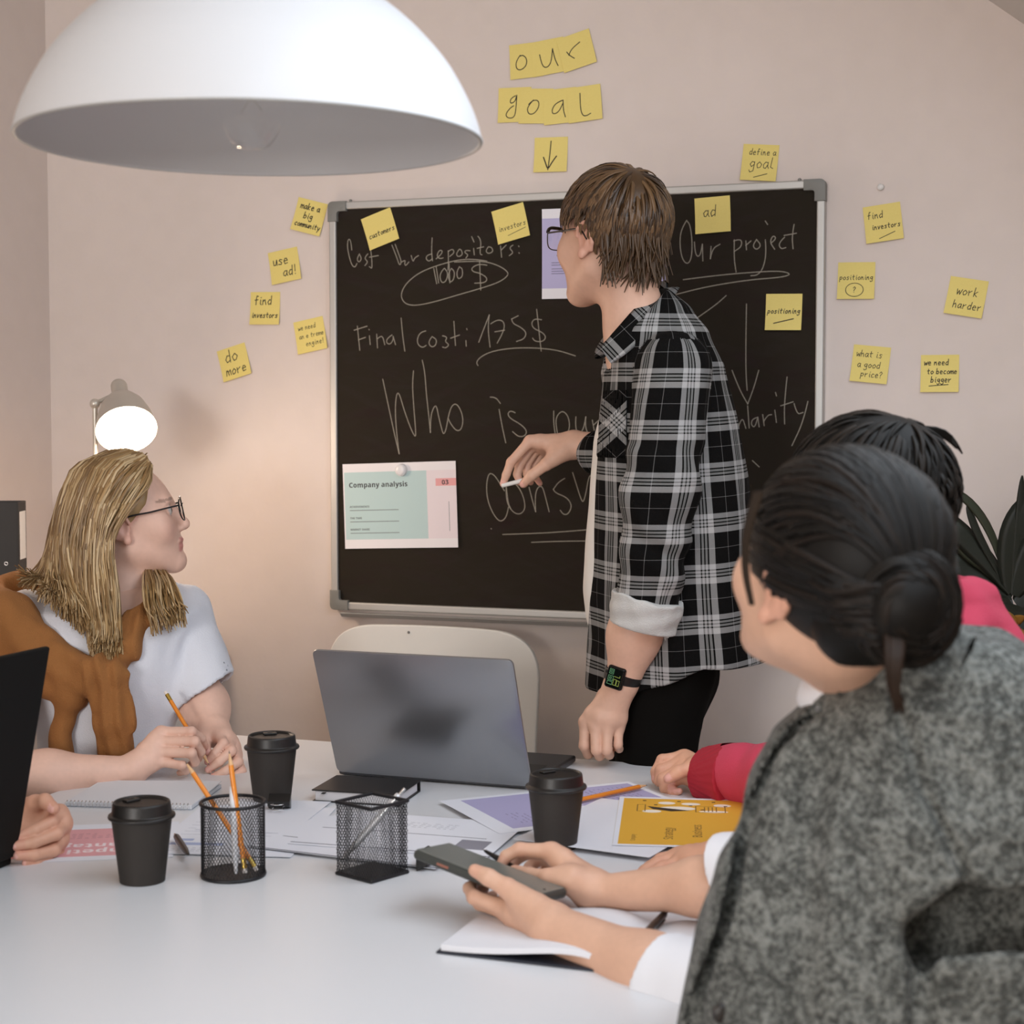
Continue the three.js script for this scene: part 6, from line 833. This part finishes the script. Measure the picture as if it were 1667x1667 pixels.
  // phone and stylus
  { const A = K(700, 1384, 2.09), B = K(898, 1462, 1.985), u = B.clone().sub(A), L = u.length(); u.normalize(); const v = new V3(-0.57, 0.1, 0.82); v.addScaledVector(u, -v.dot(u)).normalize(); const n = v.clone().cross(u), M = new THREE.Matrix4().makeBasis(u, n, v), c = A.clone().lerp(B, 0.5), o = thing('smartphone', 'grey smartphone in a dark case held over the open notebook', 'phone', toWorld(c)); o.quaternion.setFromAxisAngle(new V3(0, 1, 0), TURN).multiply(new THREE.Quaternion().setFromRotationMatrix(M));
    part('case', rbox(L, 0.013, 0.075, 0.006, 4), mat(rgb(58, 60, 56), 0.5), o); part('screen', rbox(L - 0.008, 0.0012, 0.068, 0.0005).translate(0, 0.0064, 0), mat(rgb(112, 114, 108), 0.22), o, 'grey glossy screen'); part('side_key', rbox(0.018, 0.003, 0.0016, 0.0007).translate(-0.045, 0, 0.0378), mat(rgb(150, 96, 80), 0.5), o, 'reddish side key'); part('camera_dot', new THREE.CylinderGeometry(0.0018, 0.0018, 0.0006, 12).translate(L / 2 - 0.012, 0.0071, 0), BLACKP, o); }
  pen(K(884, 1442, 2.05), K(786, 1383, 2.14), 'black stylus held in the fingers above the phone', BLACKP, CHROME, 0.0042);
}
function lerp3(a, b, t) { return a.map((q, i) => lerp(q, b[i], t)); }
// ---------------------------------------------------------------- the man in the pink sweatshirt
{
  const tone = rgb(224, 170, 140), fig = figure('person with short black hair in a pink sweatshirt, seated behind the grey blazer', K(1480, 1400, 2.06));
  const H = head({ at: [1404, 848, 2.06], yaw: -128 * PI / 180, pitch: -0.05, s: 1.0, side: 1, neck: [1480, 1010, 2.09], rn: 0.056, tone });
  const rh = { elbow: [1350, 1270, 2.5], wrist: [1150, 1263, 2.75], re: 0.042, rw: 0.029, s: 1.0, nail: [-0.2, 0.5, 0.8],
    f: [[[1114, 1232, 2.79], [1078, 1237, 2.78], [1067, 1256, 2.775], [1067, 1270, 2.77]], [[1112, 1240, 2.775], [1076, 1254, 2.765], [1073, 1272, 2.76], [1088, 1279, 2.75]], [[1112, 1250, 2.76], [1079, 1268, 2.75], [1082, 1284, 2.745], [1096, 1284, 2.735]], [[1114, 1262, 2.75], [1088, 1281, 2.745], [1094, 1291, 2.735], [1106, 1288, 2.725]]],
    th: [[1138, 1248, 2.735], [1124, 1251, 2.725], [1104, 1257, 2.715], [1088, 1268, 2.71]] };
  const lh = { elbow: [1400, 1380, 2.020], wrist: [1200, 1398, 2.210], re: 0.042, rw: 0.029, s: 1.0,
    f: [[[1108, 1392, 2.290], [1076, 1400, 2.280], [1057, 1412, 2.265], [1045, 1420, 2.255]], [[1104, 1398, 2.270], [1070, 1406, 2.255], [1050, 1418, 2.240], [1037, 1427, 2.230]], [[1108, 1405, 2.250], [1076, 1414, 2.230], [1058, 1424, 2.215], [1046, 1432, 2.205]], [[1118, 1412, 2.230], [1092, 1422, 2.210], [1077, 1430, 2.195], [1066, 1436, 2.185]]],
    th: [[1166, 1392, 2.260], [1136, 1388, 2.310], [1112, 1396, 2.330], [1092, 1400, 2.335]] };
  const core = union([[cap(K(1490, 1050, 2.1), K(1500, 1400, 2.1), 0.09, 0.12), 0], [cap(K(1480, 1080, 2.2), K(1350, 1270, 2.5), 0.038), 0.03], [cap(K(1500, 1120, 2.05), K(1400, 1380, 2.02), 0.04), 0.03]]);
  fig.add('body', bodyGeo([H.geo(), handGeo(rh, tone), handGeo(lh, tone), nets(core, bounds([K(1350, 1000, 2.1), K(1600, 1420, 2.1), K(1350, 1270, 2.5)], 0.12), 0.012, skinColor(tone))]), skinMat);
  const pink = mat(rgb(198, 62, 88), 0.85, { sheen: 0.2, sheenColor: rgb(240, 140, 160), bumpMap: knit, bumpScale: 0.0006 });
  const ts = stack(rowsPx([[930, 1490, 1575, 2.1, 0.07], [960, 1440, 1612, 2.1, 0.1], [1000, 1380, 1636, 2.1, 0.125], [1060, 1330, 1668, 2.1, 0.145], [1200, 1320, 1700, 2.1, 0.15], [1450, 1330, 1690, 2.1, 0.16]]), 2.2), sr = union([[cap(K(1470, 1080, 2.24), K(1360, 1262, 2.5), 0.07, 0.058), 0], [cap(K(1360, 1262, 2.5), K(1158, 1264, 2.735), 0.064, 0.044), 0.02]]), sL = union([[cap(K(1500, 1120, 2.02), K(1400, 1372, 2.02), 0.07, 0.06), 0], [cap(K(1400, 1372, 2.02), K(1240, 1394, 2.17), 0.05, 0.042), 0.02]]), hood = union([[cap(K(1555, 960, 2.02), K(1606, 968, 2.06), 0.014, 0.012), 0], [cap(K(1500, 975, 1.99), K(1555, 960, 2.02), 0.02, 0.016), 0.02]]), nkc = cap(K(1478, 900, 2.08), K(1484, 975, 2.09), 0.06, 0.066);
  const endR = K(1152, 1264, 2.745), dR = endR.clone().sub(K(1360, 1262, 2.5)).normalize();
  const pf = (x, y, z) => { let d = smin(smin(ts(x, y, z), sr(x, y, z), 0.03), sL(x, y, z), 0.03); d = smin(d, hood(x, y, z), 0.015); d += foldN(x, y, z, 13, 0.006) + 0.003 * Math.sin((x - y) * 70 + 3 * nz(x * 9, y * 9, z * 9)); d = smax(d, -nkc(x, y, z), 0.006); return smax(d, (x - endR.x) * dR.x + (y - endR.y) * dR.y + (z - endR.z) * dR.z, 0.004); };
  fig.add('sweatshirt', boxUV(nets(pf, bounds([K(1150, 920, 2.75), K(1690, 1450, 2.0), K(1690, 1450, 2.25)], 0.06), 0.0075), 8), pink, fig.o, 'pink sweatshirt');
  { const a = K(1153, 1264, 2.74), b = K(1205, 1266, 2.68), oc = cap(a, b, 0.049, 0.06), ic = cap(a, b, 0.034, 0.037), ax = b.clone().sub(a).normalize(), L = a.distanceTo(b); fig.add('cuff', nets((x, y, z) => { const h = (x - a.x) * ax.x + (y - a.y) * ax.y + (z - a.z) * ax.z; return smax(smax(oc(x, y, z) + 0.0006 * Math.sin(Math.atan2(y - a.y, z - a.z) * 40), -ic(x, y, z), 0.002), Math.max(-h, h - L), 0.004); }, bounds([a, b], 0.05), 0.0035), mat(rgb(166, 28, 48), 0.85), fig.o, 'ribbed red cuff'); }
  const blk = rgb(16, 13, 10), keep = (a, b, c) => Math.max(-(b + 0.08 - 1.25 * Math.max(c + 0.06, 0)), c - 0.075 + 0.35 * Math.max(0.085 - b, 0)), hl = [colored2(scalp(H, keep, 1.03, blk))];
  hl.push(...shortHair(H, keep, [0, 0.125, -0.07], 900, p => p[1] > 0.07 ? 0.06 : 0.025, [blk, rgb(20, 16, 12), rgb(28, 21, 15)], 1.07));
  for (let i = 0; i < 9; i++) hl.push(colored(sweep([[1470, 705 + i, 2.06], [1508, 696 + i, 2.06], [1538, 702 + i * 1.3, 2.06], [1556, 720 + i, 2.07], [1566 - i * 0.8, 738 - i, 2.08]].map(kp), t => 0.0035 * (1 - 0.7 * t), () => 0.002, 8, 5), blk));
  fig.add('hair', mergeGeometries(hl), hairMat(0.5, { specularIntensity: 0.35, sheen: 0 }), fig.o, 'short black hair');
  const hip = K(1510, 1500, 2.12); seatedLegs(fig, hip, WX.clone().negate(), mat(rgb(50, 52, 60), 0.85), mat(rgb(30, 28, 28), 0.5)); stool(hip, 'stool under the man in the pink sweatshirt');
}
// ---------------------------------------------------------------- the person behind the black laptop, whose left hand rests beside it
{
  const tone = rgb(212, 160, 134), at0 = new V3(-1.2, 0, -2.5), fig = figure('person behind the black laptop, only a loosely closed left hand in view', at0);
  const P = (dx, y, dz) => new V3(at0.x + dx, y, at0.z + dz);
  const lh = { elbow: K(-170, 1330, 2.5), wrist: [18, 1336, 2.372], re: 0.042, rw: 0.028, s: 0.98, h: 0.0025, nail: [-0.5, 0.0, 0.75],
    f: [[[97, 1323, 2.36], [84, 1338, 2.33], [56, 1352, 2.305], [32, 1361, 2.295]], [[104, 1341, 2.355], [92, 1357, 2.325], [56, 1371, 2.298], [26, 1377, 2.286]], [[99, 1366, 2.355], [88, 1384, 2.325], [56, 1392, 2.298], [29, 1393, 2.286]], [[91, 1390, 2.355], [78, 1402, 2.325], [58, 1405, 2.305], [42, 1405, 2.295]]],
    th: [[48, 1322, 2.37], [57, 1308, 2.35], [73, 1304, 2.335], [88, 1316, 2.325]] };
  fig.add('body', bodyGeo([handGeo(lh, tone), personHead(P(0.06, 1.22, 0), tone)]), skinMat);
  const E = K(-170, 1330, 2.5), slf = union([[cap(P(0, 1.0, -0.12), E, 0.07, 0.055), 0], [cap(E, K(-30, 1334, 2.41), 0.053, 0.042), 0.02], [cap(P(0, 1.0, 0.14), P(0.12, 0.8, 0.24), 0.07, 0.055), 0], [cap(P(0.12, 0.8, 0.24), P(0.36, 0.8, 0.2), 0.05, 0.045), 0.02]]);
  const to = stack([{ y: 1.1, x: at0.x + 0.02, z: at0.z, a: 0.07, b: 0.09 }, { y: 1.02, x: at0.x, z: at0.z, a: 0.1, b: 0.19 }, { y: 0.8, x: at0.x, z: at0.z, a: 0.12, b: 0.17 }, { y: 0.5, x: at0.x, z: at0.z, a: 0.13, b: 0.17 }]);
  fig.add('sweater', nets((x, y, z) => smin(to(x, y, z), slf(x, y, z), 0.03) + foldN(x, y, z, 14, 0.005), bounds([P(-0.15, 0.5, -0.3), P(0.5, 1.12, 0.35), K(-30, 1334, 2.41)], 0.07), 0.012), mat(rgb(70, 74, 82), 0.9));
  const hc = P(0.06, 1.22, 0), hf = ell([hc.x - 0.015, hc.y + 0.035, hc.z], 0.115, 0.105, 0.09); fig.add('hair', nets((x, y, z) => smax(hf(x, y, z), (x - hc.x) - 0.03 - 0.6 * (y - hc.y), 0.01) + 0.002 * Math.sin(y * 200 + x * 90), bounds([hc], 0.16), 0.007), mat(rgb(52, 38, 28), 0.5));
  const hip = P(-0.02, 0.5, 0); seatedLegs(fig, hip, WX, mat(rgb(44, 48, 60), 0.85), mat(rgb(30, 28, 28), 0.5)); stool(hip, 'stool behind the black laptop');
}
function personHead(c, tone) { // plain head and neck, out of the photograph's frame
  const f = union([[ell([c.x - 0.012, c.y + 0.035, c.z], 0.097, 0.088, 0.076), 0], [ell([c.x + 0.03, c.y - 0.028, c.z], 0.06, 0.08, 0.06), 0.04], [cap(new V3(c.x + 0.09, c.y + 0.01, c.z), new V3(c.x + 0.106, c.y - 0.025, c.z), 0.007, 0.01), 0.012], [cap(new V3(c.x - 0.02, c.y - 0.05, c.z), new V3(c.x - 0.04, c.y - 0.2, c.z), 0.052, 0.058), 0.03], [ell([c.x - 0.01, c.y, c.z + 0.076], 0.016, 0.028, 0.009), 0.006], [ell([c.x - 0.01, c.y, c.z - 0.076], 0.016, 0.028, 0.009), 0.006]]);
  return nets(f, bounds([c, new V3(c.x, c.y - 0.16, c.z)], 0.14), 0.006, skinColor(tone));
}
renderer.render(scene, camera);
